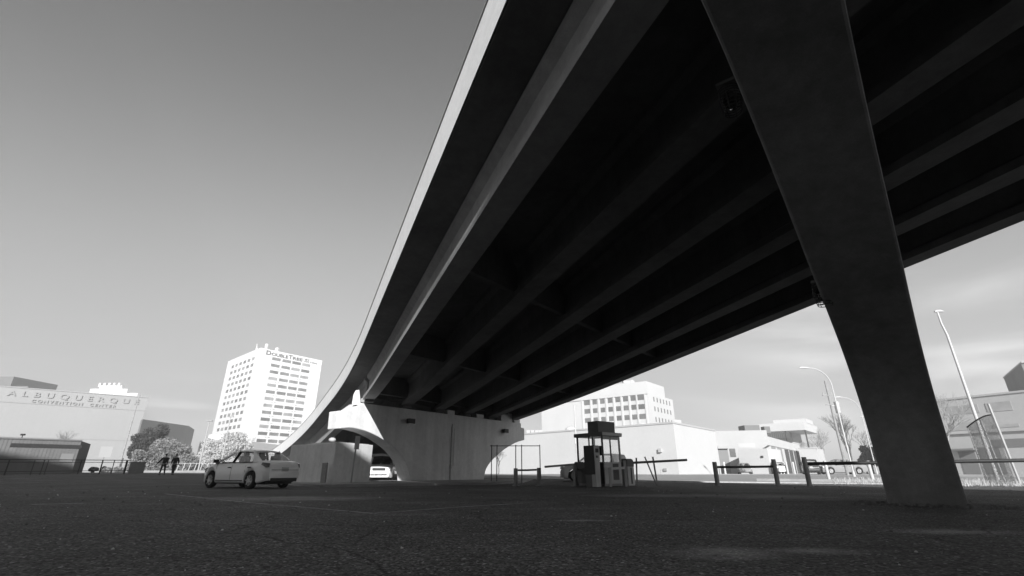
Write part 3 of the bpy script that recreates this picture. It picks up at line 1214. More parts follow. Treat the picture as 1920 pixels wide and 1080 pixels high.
def bbox(m, a0, a1, b0, b1, z0, z1):
    m.hexa([bp(a0, b0, z0), bp(a0, b1, z0), bp(a1, b1, z0), bp(a1, b0, z0), bp(a0, b0, z1), bp(a0, b1, z1), bp(a1, b1, z1), bp(a1, b0, z1)])


LA, LB = 1.7, 1.24
m = MB()
bbox(m, .03, LA - .03, .03, LB - .03, 0.02, .12)
m.build("plinth", KERBM, booth)
for nm, r in (("base_panel", (0.0, LA, 0, .05)), ("base_panel", (0, LA, LB - .05, LB)), ("base_panel", (LA - .05, LA, .05, LB - .05))):
    m = MB()
    bbox(m, *r, .12, 1.05)
    m.build(nm, BOOTHD, booth)
m = MB()
bbox(m, 0, .05, .051, LB - .051, .12, 1.05)
m.build("front_panel", BOOTHM, booth)
m = MB()
bbox(m, -.012, 0, .62, 1.0, .28, .98)
m.build("door_vent", BOOTHD, booth)
for a, b in ((0, 0), (0, LB - .07), (LA - .07, 0), (LA - .07, LB - .07)):
    m = MB()
    bbox(m, a, a + .07, b, b + .07, 1.05, 2.2)
    m.build("corner_post", BOOTHD if b == 0 or a > 0 else BOOTHM, booth)
for a in (.62, .85):
    m = MB()
    bbox(m, a, a + .05, 0.005, .055, 1.05, 2.2)
    m.build("mullion", BOOTHD, booth)
m = MB()
bbox(m, 0.005, .055, .55, .6, 1.05, 2.2)
m.build("mullion", BOOTHD, booth)
m = MB()
bbox(m, .005, .06, .07, LB - .07, 2.05, 2.2)
m.build("header", BOOTHM, booth)
m = MB()
bbox(m, .07, LA - .07, .025, .035, 1.05, 2.2)
m.build("window", BOOTHGL, booth)
m = MB()
bbox(m, .025, .035, .07, LB - .07, 1.05, 2.05)
m.build("window", BOOTHGL, booth)
m = MB()
bbox(m, .07, LA - .07, LB - .035, LB - .025, 1.05, 2.2)
m.build("window", BOOTHGL, booth)
m = MB()
bbox(m, -.09, LA + .09, -.08, LB + .07, 2.2, 2.37)
m.build("roof", BOOTHD, booth, bevel=.015)
m = MB()
bbox(m, -.115, -.092, -.06, LB + .05, 2.215, 2.36)
m.build("fascia_board", BOOTHM, booth)
m = MB()
bbox(m, .22, .9, .02, 1.2, 2.37, 2.9)
m.build("roof_box", BOOTHD, booth, bevel=.01)
# pay machine
pm = thing("pay_machine", "tall black pay machine with a pale side fixed before the booth", "pay machine", bp(.2, -.45, 0))
m = MB()
bbox(m, -.02, .62, -.62, -.25, .52, 1.76)
m.build("cabinet", PLASTIC, pm, bevel=.01)
m = MB()
bbox(m, -.05, -.022, -.61, -.26, 1.1, 1.74)
m.build("control_face", BOOTHM, pm)
m = MB()
bbox(m, -.06, -.05, -.54, -.34, 1.45, 1.62)
bbox(m, -.06, -.05, -.52, -.4, 1.22, 1.32)
m.build("screen", PLASTIC, pm)
m = MB()
bbox(m, -.06, .2, -.60, -.3, 0.0, 1.095)
m.build("pedestal", BOOTHM, pm, bevel=.01)
m = MB()
bbox(m, .2, .6, -.58, -.3, 0.0, .52)
m.build("plinth", BOOTHD, pm)
m = MB()
bbox(m, -.1, .08, -.22, -.06, 1.35, 1.75)
m.build("card_reader", PLASTIC, pm, bevel=.02)
# guard rail before the booth
gr = thing("guard_rail", "pale square guard rail in front of the booth's right side", "rail", bp(-.4, .5, 0))
m = MB()
m.bar(bp(-.35, .0, .0), bp(-.35, .0, .80), .1)
m.build("rail_post", BOOTHM, gr)
m = MB()
m.bar(bp(-.35, 1.05, .0), bp(-.35, 1.05, 1.12), .12)
m.build("rail_post", BOOTHM, gr)
m = MB()
m.bar(bp(-.35, .051, .76), bp(-.35, .989, .80), .10)
m.build("rail_bar", BOOTHM, gr)
# barrier gate
gb = thing("barrier_gate", "round topped barrier gate housing with a long arm reaching right", "barrier gate", bp(.1, 1.75, 0))
m = MB()
c0 = bp(.1, 1.75, 0)
pr = [(-.24, 0.02), (.24, 0.02), (.24, 1.0), (.2, 1.16), (.1, 1.2), (-.14, 1.2), (-.22, 1.14), (-.24, 1.0)]
m.extrude(pr, c0, ur, (0, 0, 1), ul, -.2, .2)
m.build("gate_housing", BOOTHM, gb, bevel=.02)
m = MB()
m.extrude([(-.25, .86), (.25, .86), (.25, 1.0), (.21, 1.17), (.1, 1.215), (-.14, 1.215), (-.23, 1.15), (-.25, 1.0)], c0, ur, (0, 0, 1), ul, -.212, .212)
m.build("gate_hood", BOOTHD, gb, bevel=.02)
m = MB()
m.extrude([(-.03, .1), (.06, .1), (.06, .8), (-.03, .8)], c0, ur, (0, 0, 1), ul, -.206, -.198)
m.build("access_panel", DMETAL, gb)
m = MB()
e = at(1288, 861, 24.5)
m.bar(bp(.1, 1.99, 1.03), (e.x, e.y, 1.17), .05, .11)
m.build("gate_arm", BOOTHD, gb)
gb2 = thing("barrier_gate", "dark barrier gate behind the booth with its arm reaching left", "barrier gate", bp(2.5, .9, 0))
m = MB()
c1 = bp(2.5, .9, 0)
m.extrude([(-.2, 0.02), (.2, 0.02), (.2, 1.0), (.14, 1.1), (-.14, 1.1), (-.2, 1.0)], c1, ur, (0, 0, 1), ul, -.18, .18)
m.build("gate_housing", BOOTHD, gb2, bevel=.02)
m = MB()
e = at(1021, 874.5, 25.2)
m.bar(c1 + Vector((-.26, -.2, .98)), (e.x, e.y, .86), .05, .10)
m.build("gate_arm", BOOTHM, gb2)
# thin leaning posts right of the gate
pst = [((1194, 904), (1193, 859), "upright thin steel post beside the barrier gate"), ((1231, 905), (1209, 857), "thin steel post leaning left across the gate arm"),
       ((1232, 904), (1224, 857), "thin steel post crossing the gate arm, almost upright")]
for i, ((ax, ay), (bx, by), lab) in enumerate(pst):
    a = at(ax, ay, 24.6 + .25 * i)
    b = at(bx, by, 24.6 + .25 * i)
    m = MB()
    m.bar((a.x, a.y, 0), b, .07, .05)
    m.bar(b, Vector(b) + (Vector(b) - Vector((a.x, a.y, 0))) * .01, .1, .07)
    tag(m.build("steel_post", BOLL), lab, "post", "thin posts by the gate")

# ------------------------------------------------------------------ bollards and rails
def bollard(px, top, Y, label, r=.105, mat=BOLL, lean=0.0, group="bollards"):
    p = at(px, 905, Y)
    z0 = gz(p.x, Y)
    h = at(px, top, Y).z
    m = MB()
    rng = random.Random(px)
    m.tube([(p.x, Y, z0 - .02), (p.x + lean * .5, Y, (z0 + h) / 2), (p.x + lean, Y, h - .02), (p.x + lean, Y, h)], [r * 1.03, r, r * .97, r * .86], 14)
    m.tube([(p.x, Y, z0 - .01), (p.x, Y, z0 + .03)], r * 1.7, 14)
    return tag(m.build("bollard", mat, smooth_=True), label, "bollard", group), Vector((p.x, Y, 0)), h


def rail(a, b, r, label, mat=DMETAL):
    m = MB()
    m.tube([a, Vector(a).lerp(Vector(b), .5) + Vector((0, 0, -.008)), b], r, 10)
    for q in (a, b):
        m.tube([Vector(q) - Vector((0, 0, .02)), Vector(q) + Vector((0, 0, .02))], r * 1.25, 10)
    return tag(m.build("pipe_rail", mat, smooth_=True), label, "rail", "pipe rails between bollards")


B = {}
for key, px, top, Y, lab in (("a", 967, 878, 24.2, "grey post at the left end of the low rail by the far pier"), ("b", 1011, 877, 24.2, "grey post at the right end of the low rail by the far pier"),
                             ("c", 1079, 870, 23.8, "grey post left of the booth with a stub rail"), ("d", 1345, 866, 24.0, "grey post in front of the dark doorway, at the rail's left end"),
                             ("e", 1458, 861, 23.8, "grey post in front of the white car, at the rail's right end"), ("f", 1517, 857, 23.4, "tallest grey post, carrying the long rail to the near pier")):
    B[key] = bollard(px, top, Y, lab)
r0 = .045
rail(B["a"][1] + Vector((.11, 0, .70)), B["b"][1] + Vector((-.11, 0, .72)), r0, "short dark rail between two posts by the far pier")
rail(B["c"][1] + Vector((.11, 0, .72)), bp(LA - .02, -.06, .74), r0, "stub of dark rail between a post and the booth")
rail(B["d"][1] + Vector((.11, 0, .84)), B["e"][1] + Vector((-.11, 0, .86)), .055, "dark rail between two posts before the white buildings")
pe = at(1960, 859, 19.6)
rail(B["f"][1] + Vector((.10, 0, .98)), (pe.x, 19.6, 1.06), .075, "long thick dark rail running behind the near pier to the right edge")
for px, top, Y, lab in ((1556, 864, 33, "white lit post on the gravel left of the utility pole"), (1638, 864, 32, "white lit post next to the near pier's left edge")):
    bollard(px, top, Y, lab, .1, WMETAL, -.02)

# tall bare fence frame beside the far pier
fr = thing("fence_frame", "tall thin bare pipe fence frame between the far pier and the booth", "fence", (0.3, 28, 0))
pts = [at(px, 836, 29) for px in (922, 932, 967, 978, 1012)]
for p in pts:
    m = MB()
    m.tube([(p.x, 29, 0), (p.x, 29, p.z + .06)], .026, 8)
    m.build("fence_post", DMETAL, fr)
m = MB()
m.tube([(pts[0].x - .1, 29, pts[0].z), (pts[-1].x, 29, pts[-1].z)], .022, 8)
m.build("top_rail", DMETAL, fr)

# ------------------------------------------------------------------ lamps and poles
def arc_lamp(px, Y, ztop, arm, label, r=.07, side=-1, mat=WMETAL, double=False):
    p = at(px, 870, Y)
    x = p.x
    z0 = gz(x, Y)
    t = thing("street_lamp", label, "street lamp", (x, Y, z0), 0, "street lamps")
    R = arm * .75
    pts = [(x, Y, z0), (x, Y, z0 + (ztop - z0) * .4), (x, Y, ztop - R)]
    rad = [r, r * .85, r * .65]
    for a in range(1, 8):
        th = a / 7 * PI / 2
        pts.append((x + side * (arm - arm * math.cos(th)) * .8, Y, ztop - R + R * math.sin(th)))
        rad.append(r * (.66 - .015 * a))
    m = MB()
    m.tube(pts, rad, 10)
    m.build("lamp_pole", mat, t, smooth_=True)
    m = MB()
    e = Vector(pts[-1])
    m.tube([e, e + Vector((side * .25, 0, .03)), e + Vector((side * .75, 0, 0.03)), e + Vector((side * .95, 0, 0))], [.05, .09, .10, .04], 10)
    m.build("lamp_head", mat, t, smooth_=True)
    m = MB()
    m.cyl((x, Y, z0), (x, Y, z0 + .5), r * 1.7, 12, r * 1.3)
    m.build("pole_base", mat, t)
    return t


arc_lamp(1596, 46, at(1596, 690, 46).z, 2.3, "tall white street lamp with curved arm, right of the utility pole", .075)
arc_lamp(1640, 66, at(1640, 745, 66).z, 2.6, "curved street lamp farther off, beside the bare tree", .07)
arc_lamp(1672, 82, at(1672, 782, 82).z, 2.8, "small distant curved street lamp beside the near pier's edge", .065)
# big lamp at right
p = at(1864, 880, 30)
t = thing("street_lamp", "tallest white street lamp right of the near pier with a short bent top", "street lamp", (p.x, 30, gz(p.x, 30)), 0, "street lamps")
zt = at(1748, 585, 30).z
m = MB()
m.tube([(p.x, 30, 0), (p.x, 30, zt * .5), (p.x, 30, zt - 1.6), (p.x - .12, 30, zt - .8), (p.x - .12, 30, zt)], [.10, .085, .07, .06, .05], 10)
m.build("lamp_pole", WMETAL, t, smooth_=True)
m = MB()
m.tube([(p.x - .3, 30, zt + .02), (p.x - .12, 30, zt + .06), (p.x + .12, 30, zt + .07), (p.x + .3, 30, zt + .04)], [.05, .09, .09, .04], 10)
m.build("lamp_head", WMETAL, t, smooth_=True)

# utility pole
p = at(1587, 880, 52)
zt = at(1533, 714, 52).z
t = thing("utility_pole", "slim utility pole with a grey transformer can and small crossarm", "utility pole", (p.x, 52, .3))
m = MB()
m.tube([(p.x, 52, 0.2), (p.x, 52, zt)], [.15, .10], 10)
m.build("pole", M("grey_wood", .28, .9, n=[(3, .2)]), t)
m = MB()
m.bar((p.x - .7, 51.9, zt - 1.6), (p.x + .4, 51.9, zt - 1.6), .1)
m.bar((p.x - .6, 51.9, zt - 2.6), (p.x + .3, 51.9, zt - 2.6), .08)
m.build("crossarm", M("grey_wood", .28), t)
m = MB()
m.cyl((p.x + .55, 51.8, zt - 3.5), (p.x + .55, 51.8, zt - 2.3), .28, 14)
m.cyl((p.x + .55, 51.8, zt - 2.3), (p.x + .55, 51.8, zt - 2.1), .07, 8)
m.bar((p.x, 51.9, zt - 2.7), (p.x + .5, 51.8, zt - 2.7), .08)
m.build("transformer", METAL, t)
for k in range(2):
    m = MB()
    m.cyl((p.x - .6 + k * .9, 51.9, zt - 1.55), (p.x - .6 + k * .9, 51.9, zt - 1.3), .05, 8)
    m.build("insulator", METAL, t)
# thin sunlit pole in front of the white block
p = at(1083, 890, 47)
t = thing("flag_pole", "thin bright pole rising left of the booth before the white wall", "pole", (p.x, 47, gz(p.x, 47)))
m = MB()
m.tube([(p.x, 47, 0), (p.x, 47, at(1080, 760, 47).z)], [.09, .06], 10)
m.build("pole", WMETAL, t, smooth_=True)
m = MB()
z_ = at(1080, 825, 47).z
m.box((p.x - .1, 46.88, z_), (.12, .14, .75))
m.build("control_box", METAL, t)
# poles on the left
for px, top, Y, lab, br in ((372, 790, 62, "slim light pole with flat head standing behind the sedan's bonnet", 0), (412, 782, 75, "slim light pole in front of the hotel's left corner", 0), (222, 740, 60, "slim street pole with a small bracket before the hall's right end", 1)):
    p = at(px, 880, Y)
    z0 = gz(p.x, Y)
    t = thing("light_pole", lab, "light pole", (p.x, Y, z0), 0, "light poles")
    zt = at(px, top, Y).z
    m = MB()
    m.tube([(p.x, Y, z0), (p.x, Y, zt)], [.10, .055], 8)
    m.build("pole", METAL if not br else BOLL, t)
    m = MB()
    if br:
        m.box((p.x, Y, z0 + .8), (.34, .3, 1.6))
        m.build("pole_base", METAL, t)
        m = MB()
        m.box((p.x + .25, Y, z0 + 4.3), (.5, .1, .12))
    else:
        m.box((p.x, Y, zt + .04), (.8, .3, .1))
    m.build("pole_bracket" if br else "lamp_head", METAL, t)


# ------------------------------------------------------------------ buildings
def wallrect(m, A, B_, s0, s1, z0, z1, proud=0.05, deep=0.05):
    A, B_ = Vector((A[0], A[1], 0)), Vector((B_[0], B_[1], 0))
    d = (B_ - A).normalized()
    n = Vector((d.y, -d.x, 0))
    m.extrude([(s0, z0), (s1, z0), (s1, z1), (s0, z1)], A, d, (0, 0, 1), n, -deep, proud)


def text_mesh(txt, size=1.0, spacing=1.0, ext=0.05):
    cu = bpy.data.curves.new("lettering", "FONT")
    cu.body = txt
    cu.size = size
    cu.space_character = spacing
    cu.extrude = ext
    cu.offset = 0.018
    o = bpy.data.objects.new("lettering", cu)
    C.objects.link(o)
    dg = bpy.context.evaluated_depsgraph_get()
    me = bpy.data.meshes.new_from_object(o.evaluated_get(dg))
    bpy.data.objects.remove(o)
    vs = [Vector(v.co) for v in me.vertices]
    fs = [list(p.vertices) for p in me.polygons]
    bpy.data.meshes.remove(me)
    return vs, fs


def wall_text(mb, txt, A, B_, s0, s1, z0, z1, spacing=1.0, ext=.1, off=.1):
    """letters filling s0..s1, z0..z1 on the wall A->B (outer side is to the right of A->B ... seen from the camera)"""
    A, B_ = Vector((A[0], A[1], 0)), Vector((B_[0], B_[1], 0))
    d = (B_ - A).normalized()
    n = Vector((d.y, -d.x, 0))
    vs, fs = text_mesh(txt, 1.0, spacing, 1.0)
    x0, x1 = min(v.x for v in vs), max(v.x for v in vs)
    y0, y1 = 0.0, max(v.y for v in vs)
    out = [A + d * (s0 + (v.x - x0) / (x1 - x0) * (s1 - s0)) + Vector((0, 0, z0 + (v.y - y0) / (y1 - y0) * (z1 - z0))) + n * (off + v.z * ext) for v in vs]
    par = list(range(len(out)))

    def find(a):
        while par[a] != a:
            par[a] = par[par[a]]
            a = par[a]
        return a

    for f in fs:
        for k in f[1:]:
            par[find(k)] = find(f[0])
    groups = {}
    for f in fs:
        groups.setdefault(find(f[0]), []).append(f)
    for g in groups.values():
        ids = sorted({k for f in g for k in f})
        mp_ = {k: i for i, k in enumerate(ids)}
        q = MB()
        q.raw([out[k] for k in ids], [[mp_[k] for k in f] for f in g])
        q.build("letter", mb[1], mb[0])


def quad_building(label, cat, A, B_, depth, z0, z1, mat, name="building", roofmat=None, parapet=.0):
    """box building whose visible wall runs A->B (left to right from the camera)"""
    A, B_ = Vector(A[:2]), Vector(B_[:2])
    d = (B_ - A).normalized()
    n = Vector((-d.y, d.x))
    f = [A, B_, B_ + n * depth, A + n * depth]
    t = thing(name, label, cat, ((A.x + B_.x) / 2 + n.x * depth / 2, (A.y + B_.y) / 2 + n.y * depth / 2, z0))
    m = MB()
    m.prism([tuple(q) for q in f], z0, z1)
    m.build("walls", mat, t)
    return t, [tuple(q) for q in f]


# --- hotel tower
cH, lH, rH = (-120.5, 220.0), (-153.0, 250.0), (-101.6, 248.0)
bH = (lH[0] + rH[0] - cH[0], lH[1] + rH[1] - cH[1])
hotel = thing("hotel_tower", "tall white hotel tower with rows of dark windows and roof lettering", "hotel", (-125, 240, 0))
m = MB()
m.prism([cH, rH, bH, lH], 0, 55.6)
m.build("walls", HOTELM, hotel)
m = MB()


def off(p, q, r, dist):
    return


ctrH = Vector(((cH[0] + bH[0]) / 2, (cH[1] + bH[1]) / 2))
m.prism([tuple(ctrH + (Vector(q) - ctrH) * 1.004) for q in (cH, rH, bH, lH)], 55.6, 56.1)
m.build("roof_slab", HOTELM, hotel)
m = MB()
q = ctrH + (Vector(cH) - ctrH) * .8
m.box((q.x + 1, q.y, 57.6), (1.1, 1.1, 3.6))
m.box((q.x + 5.5, q.y + 2, 57), (1.4, 1.4, 1.8))
m.build("chimney", HOTELM, hotel)
m = MB()
m.box((q.x - 4.5, q.y + 2, 57), (1.0, 1.0, 2))
m.tube([(q.x - 3.5, q.y, 56), (q.x - 4.0, q.y, 59.5)], .15, 6)
m.box((lH[0] + 9, lH[1] - 3, 57), (1.8, 1.8, 2))
m.build("roof_vent", HOTELM, hotel)
WH = M("hotel_window", 0.15, .2, spec=.5, n=[(.25, .55)])
rngw = random.Random(3)
WHS = [WH, WH, M("hotel_window_dark", .08, .2, n=[(.3, .5)]), M("hotel_window_curtained", .26, .5, n=[(.3, .4)])]
for i in range(14):
    z = 52.2 - 3.17 * i
    for (a, b) in ((6.5, 10.9), (11.9, 16.5), (17.2, 21.9), (22.7, 27.3)):
        m = MB()
        wallrect(m, cH, rH, a, b, z - .78, z + .66, .06, .05)
        w = m.build("window_band", rngw.choice(WHS), hotel)
        if (i + (a > 15)) % 2 == 1 or i > 3:
            if a in (6.5, 17.2):
                m = MB()
                wallrect(m, cH, rH, b - .9, b - .1, z - 1.7, z - 1.5, .05, .02)
                wallrect(m, cH, rH, b + .5, b + 1.6, z - 1.7, z - 1.5, .05, .02)
                m.build("vent_grille", WH, w)
for i in range(12):
    z = 51.9 - 3.16 * i
    for k in range(6):
        s = 6.6 + .12 * i + 5.57 * k
        m = MB()
        dv = Vector((lH[0] - cH[0], lH[1] - cH[1])).normalized()
        L_ = (Vector(lH) - Vector(cH)).length
        wallrect(m, lH, cH, L_ - s - 1.9, L_ - s + 1.4, z - .8, z + .7, .06, .05)
        m.build("window", rngw.choice(WHS), hotel)
x = 3.1
for txt, wdt, h in (("D", 2.4, 1.95), ("OUBLE", 8.6, 1.5), ("T", 1.9, 1.95), ("REE", 5.4, 1.5)):
    wall_text((hotel, LETTER), txt, cH, rH, x, x + wdt, 53.55, 53.55 + h, 1.0, .08, .12)
    x += wdt + .35
wall_text((hotel, LETTER), "BY", cH, rH, 23.9, 26.4, 54.55, 55.3, 1.1, .08, .12)
wall_text((hotel, LETTER), "HILTON", cH, rH, 23.6, 31.0, 53.5, 54.3, 1.2, .08, .12)

# --- convention hall at left
A0, B0 = Vector((-111.64, 103)), Vector((-91.46, 120))
dC = (B0 - A0).normalized()
A1 = A0 - dC * 70
hall = thing("convention_hall", "long pale exhibition hall with raised lettering along its top, far left", "hall", (-115, 118, 0))
m = MB()
m.prism([tuple(A1), tuple(B0), tuple(B0 * 1.28 + Vector((-4, 2))), tuple(A1 + Vector((-30, 40)))], 0, 17.95)
m.build("walls", HALLM, hall)
wall_text((hall, LETTERP), "ALBUQUERQUE", A0, B0, 1.6, 24.8, 16.25, 17.35, 1.9, .09, .12)
wall_text((hall, LETTERP), "CONVENTION  CENTER", A0, B0, 5.8, 20.6, 15.1, 15.72, 1.45, .08, .11)
m = MB()
wallrect(m, A1, B0, 0, 96.4, 14.72, 14.86, .05, .02)
m.build("joint_line", M("joint_shadow", .25), hall)
m = MB()
wallrect(m, A1, B0, 0, 96.4, 7.6, 7.7, .04, .02)
m.build("joint_line", M("joint_shadow", .25), hall)
m = MB()
wallrect(m, A1, B0, 0, 96.45, 17.95, 18.15, .12, .6)
m.build("coping", HALLM, hall)
# grey roof storey at far left
qa, qb = at(0, 716, 112), at(52, 724, 118)
t, _ = quad_building("grey stepped roof storey at the far left behind the hall top", "building", at(-90, 700, 135), at(24, 712, 135), 14, 10, at(10, 706, 135).z, GREYW, "roof_storey")
qa, qb = at(-90, 716, 134), at(53, 724, 134)
m = MB()
m.prism([(qa.x, 134), (qb.x, 134), (qb.x, 134.9), (qa.x, 134.9)], 10, qb.z)
m.build("lower_step", GREYW, t)
# white building peeping over the hall
qa, qb = at(160, 730, 230), at(258, 738, 230)
t, _ = quad_building("bright white stepped building showing above the hall roof", "building", qa, qb, 3, 0, at(240, 737, 230).z, HOTELM)
qa, qb = at(172, 722, 233), at(240, 727, 233)
m = MB()
m.prism([(qa.x, 233), (qb.x, 233), (qb.x, 235), (qa.x, 235)], 20, at(210, 729, 233).z)
m.build("upper_step", HOTELM, t)
qa, qb = at(188, 722, 236), at(228, 727, 236)
m = MB()
m.prism([(qa.x, 236), (qb.x, 236), (qb.x, 238), (qa.x, 238)], 20, at(210, 723, 236).z)
m.build("upper_step", HOTELM, t)
for k in range(5):
    q = at(188 + k * 9, 722, 238)
    m = MB()
    m.box((q.x, 238, q.z), (1.0, 1.0, 2.0))
    m.build("roof_vent", HOTELM, t)
# dark-sided building right of the hall
a = at(268, 786, 118)
b = at(303, 791, 134)
b2 = at(317, 796, 128)
t = thing("building", "grey shaded building side behind the round dark tree", "building", (a.x, 125, 0))
z_ = a.z
m = MB()
d_ = Vector((b.x - a.x, b.y - a.y))
m.prism([(a.x, a.y), (b2.x, b2.y + 8), (b2.x - 6, b2.y + 20), (a.x - 16, a.y + 16)], 0, z_)
m.build("walls", GREYW, t)
# low white buildings under the hotel
t, _ = quad_building("low bright white building below the hotel's left corner", "building", at(372, 840, 150), at(470, 840, 150), 25, 0, at(400, 828, 150).z, HOTELM)
m = MB()
q = at(392, 815, 152)
q2 = at(420, 815, 152)
m.prism([(q.x, 152), (q2.x, 152), (q2.x, 160), (q.x, 160)], 3, q.z)
m.build("upper_step", HOTELM, t)
t, _ = quad_building("low grey building behind the sedan's bonnet", "building", at(355, 880, 110), at(400, 880, 110), 12, 0, at(380, 868, 110).z, GREYW)
m = MB()
q, q2 = at(355, 868, 109.9), at(400, 868, 109.9)
m.prism([(q.x - .3, 109.7), (q2.x + .3, 109.7), (q2.x + .3, 122.3), (q.x - .3, 122.3)], q.z, q.z + .25)
m.build("roof", HOTELM, t)
# --- corrugated shed at left
s0, s1 = at(-60, 826, 47), at(153, 827, 53)
a = Vector((s0.x, 47))
b = Vector((s1.x, 53))
d_ = (b - a).normalized()
shed = thing("storage_shed", "grey corrugated shed with a dark sign strip at the far left", "shed", (b.x, b.y, .4))
zs = s1.z
e2 = at(168, 840, 59)
m = MB()
n_ = Vector((e2.x - b.x, e2.y - b.y))
m.prism([tuple(a), tuple(b), tuple(b + n_), tuple(a + n_)], 0.2, zs)
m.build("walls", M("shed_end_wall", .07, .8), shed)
Ls = (b - a).length
m = MB()
k = 0.0
while k < Ls - .15:
    wallrect(m, a, b, k, k + .14, .35, zs - .03, .05, 0)
    k += .28
wallrect(m, a, b, 0, Ls, .35, zs - .03, .02, 0)
m.build("corrugated_front", SHED, shed, weld=False)
m = MB()
wallrect(m, a, b, -.1, Ls + .05, zs - .03, zs + .10, .12, .1)
m.build("roof_edge", SHED, shed)
qs = at(20, 830, 50)
sA = (Vector((at(20, 830, 49.5).x, 49.5)) - a).length
m = MB()
wallrect(m, a, b, sA, sA + 5.4, zs - .78, zs - .42, .09, 0)
m.build("sign_strip", DMETAL, shed)
m = MB()
wallrect(m, a, b, sA + 4.0, sA + 5.0, zs - 2.1, zs - 1.3, .075, 0)
m.build("notice_board", M("faded_notice", .22), shed)
m = MB()
q = a + d_ * (sA + .6)
m.tube([(q.x, q.y, zs), (q.x, q.y, zs + .35)], .04, 6)
m.box((q.x, q.y, zs + .42), (.35, .2, .16))
m.build("roof_lamp", DMETAL, shed)

# --- white block behind the booth
cB, lB, rB = (19.88, 60.0), (0.0, 81.0), (29.87, 72.0)
lB2 = (-9.5, 91.0)
blk = thing("white_block", "big plain white windowless block behind the ticket booth", "building", (10, 85, .3))
m = MB()
m.prism([cB, rB, (rB[0] - 29.4, rB[1] + 31), (-9.5, 91.0)], 0.1, 6.35)
m.build("walls", STUCCO, blk)
m = MB()
dB = (Vector(lB2) - Vector(cB)).normalized()
LB_ = (Vector(lB2) - Vector(cB)).length
wallrect(m, lB2, cB, 0, LB_, 6.2, 6.42, .08, .3)
wallrect(m, cB, rB, 0.0, 15.6, 6.2, 6.42, .075, .3)
m.build("coping", STUCCO2, blk)
m = MB()
wallrect(m, lB2, cB, LB_ - 2.3, LB_ - 1.9, 2.9, 3.35, .3, 0)
m.build("wall_lamp", STUCCO2, blk)
m = MB()
wallrect(m, lB2, cB, LB_ - 1.9, LB_ - 1.5, .75, 1.05, .2, 0)
m.tube([(cB[0] - 1.9, cB[1] + .9, .9), (cB[0] - 1.9, cB[1] + .9, .45)], .05, 6)
m.build("meter_box", METAL, blk)
for k, (px, w) in enumerate(((990, 1.6), (998, 1.6), (1006, 1.6), (1013, 1.2))):
    q = at(px, 808, 88)
    m = MB()
    m.box((q.x, 88, 6.95), (.66, 1.4, 1.3))
    m.build("roof_unit", STUCCO2, blk)
for px, r in ((1070, 1.1), (1205, 1.2)):
    q = at(px, 806, 74 if px > 1100 else 80)
    m = MB()
    m.cyl((q.x, q.y, 6.35), (q.x, q.y, 7.1), r * .8, 16)
    m.sphere((q.x, q.y, 7.1), r * .8, 16, (1, 1, .55))
    m.build("roof_cowl", STUCCO, blk)
# grey wall signs / small boxes
# --- office building with fins behind the block
dO = Vector((-14.3, 11.6)).normalized()
cO = Vector((34.25, 120))
lO = cO + dO * 33
rO = cO + Vector((.63, .78)) * 16.5
off_ = thing("office_building", "white office building with tall fins and square windows above the white block", "building", (30, 130, .3))
m = MB()
bO = lO + (rO - cO)
m.prism([tuple(cO), tuple(rO), tuple(bO), tuple(lO)], 0, 19.3)
m.build("walls", STUCCO, off_)
m = MB()
inw = Vector((.63, .78))
pA, pB = cO + dO * .3 + inw * .5, cO + dO * 28 + inw * .5
m.prism([tuple(pA), tuple(pA + inw * 11.5), tuple(pB + inw * 11.5), tuple(pB)], 19.3, 22.3)
m.build("penthouse", STUCCO, off_)
m = MB()
q = cO + dO * 8 + inw * 5
m.box((q.x, q.y, 23), (1.8, 1.8, 1.6))
m.sphere((q.x + 1.5, q.y, 23.2), 1.0, 12)
m.box((q.x - 3.2, q.y, 22.6), (7, 2, .5), math.atan2(dO.y, dO.x))
m.build("roof_unit", STUCCO2, off_)
LO = 33.0
s_of = []
for k in range(8):
    px = 1100 + (1201 - 1100) * (k / 7) ** 1.0
    a_ = (px - 960) / FPX * .985
    # crossing of the sight line with the facade
    den = dO.x - a_ * dO.y
    s_ = (a_ * cO.y - cO.x) / den
    s_of.append(s_)
for k, s_ in enumerate(s_of):
    for zc in (18.25, 16.0, 13.6):
        m = MB()
        w = 1.3 if 0 < k < 7 else 1.8
        wallrect(m, lO, cO, LO - s_ - w / 2, LO - s_ + w / 2, zc - .6, zc + .6, -.0, .12)
        wallrect(m, lO, cO, LO - s_ - w / 2, LO - s_ + w / 2, zc - .6, zc + .6, .05, -.01)
        m.build("window", GLASSF, off_)
fins = [(s_of[k] + s_of[k + 1]) / 2 for k in range(7)] + [s_of[0] + 1.5, s_of[7] - 1.2]
for s_ in fins:
    m = MB()
    wallrect(m, lO, cO, LO - s_ - .2, LO - s_ + .2, 6, 19.0, .2, 0)
    m.build("fin", STUCCO, off_)
m = MB()
wallrect(m, lO, cO, 0, LO, 19.0, 19.7, .25, .1)
m.build("cornice", STUCCO, off_)
for k in range(6):
    for zc in (18.0, 15.6, 13.0):
        m = MB()
        s_ = 3.2 + k * 2.1
        wallrect(m, cO, rO, s_, s_ + .55, zc - .55, zc + .6, .06, .05)
        m.build("slit_window", GLASSF, off_)
m = MB()
m.prism([tuple(rO + Vector((.1, -.1))), tuple(rO + Vector((2.2, 1.6))), tuple(rO + Vector((0, 3.0))), tuple(rO + Vector((-1, 1)))], 0, 14)
m.build("side_wing", STUCCO, off_)
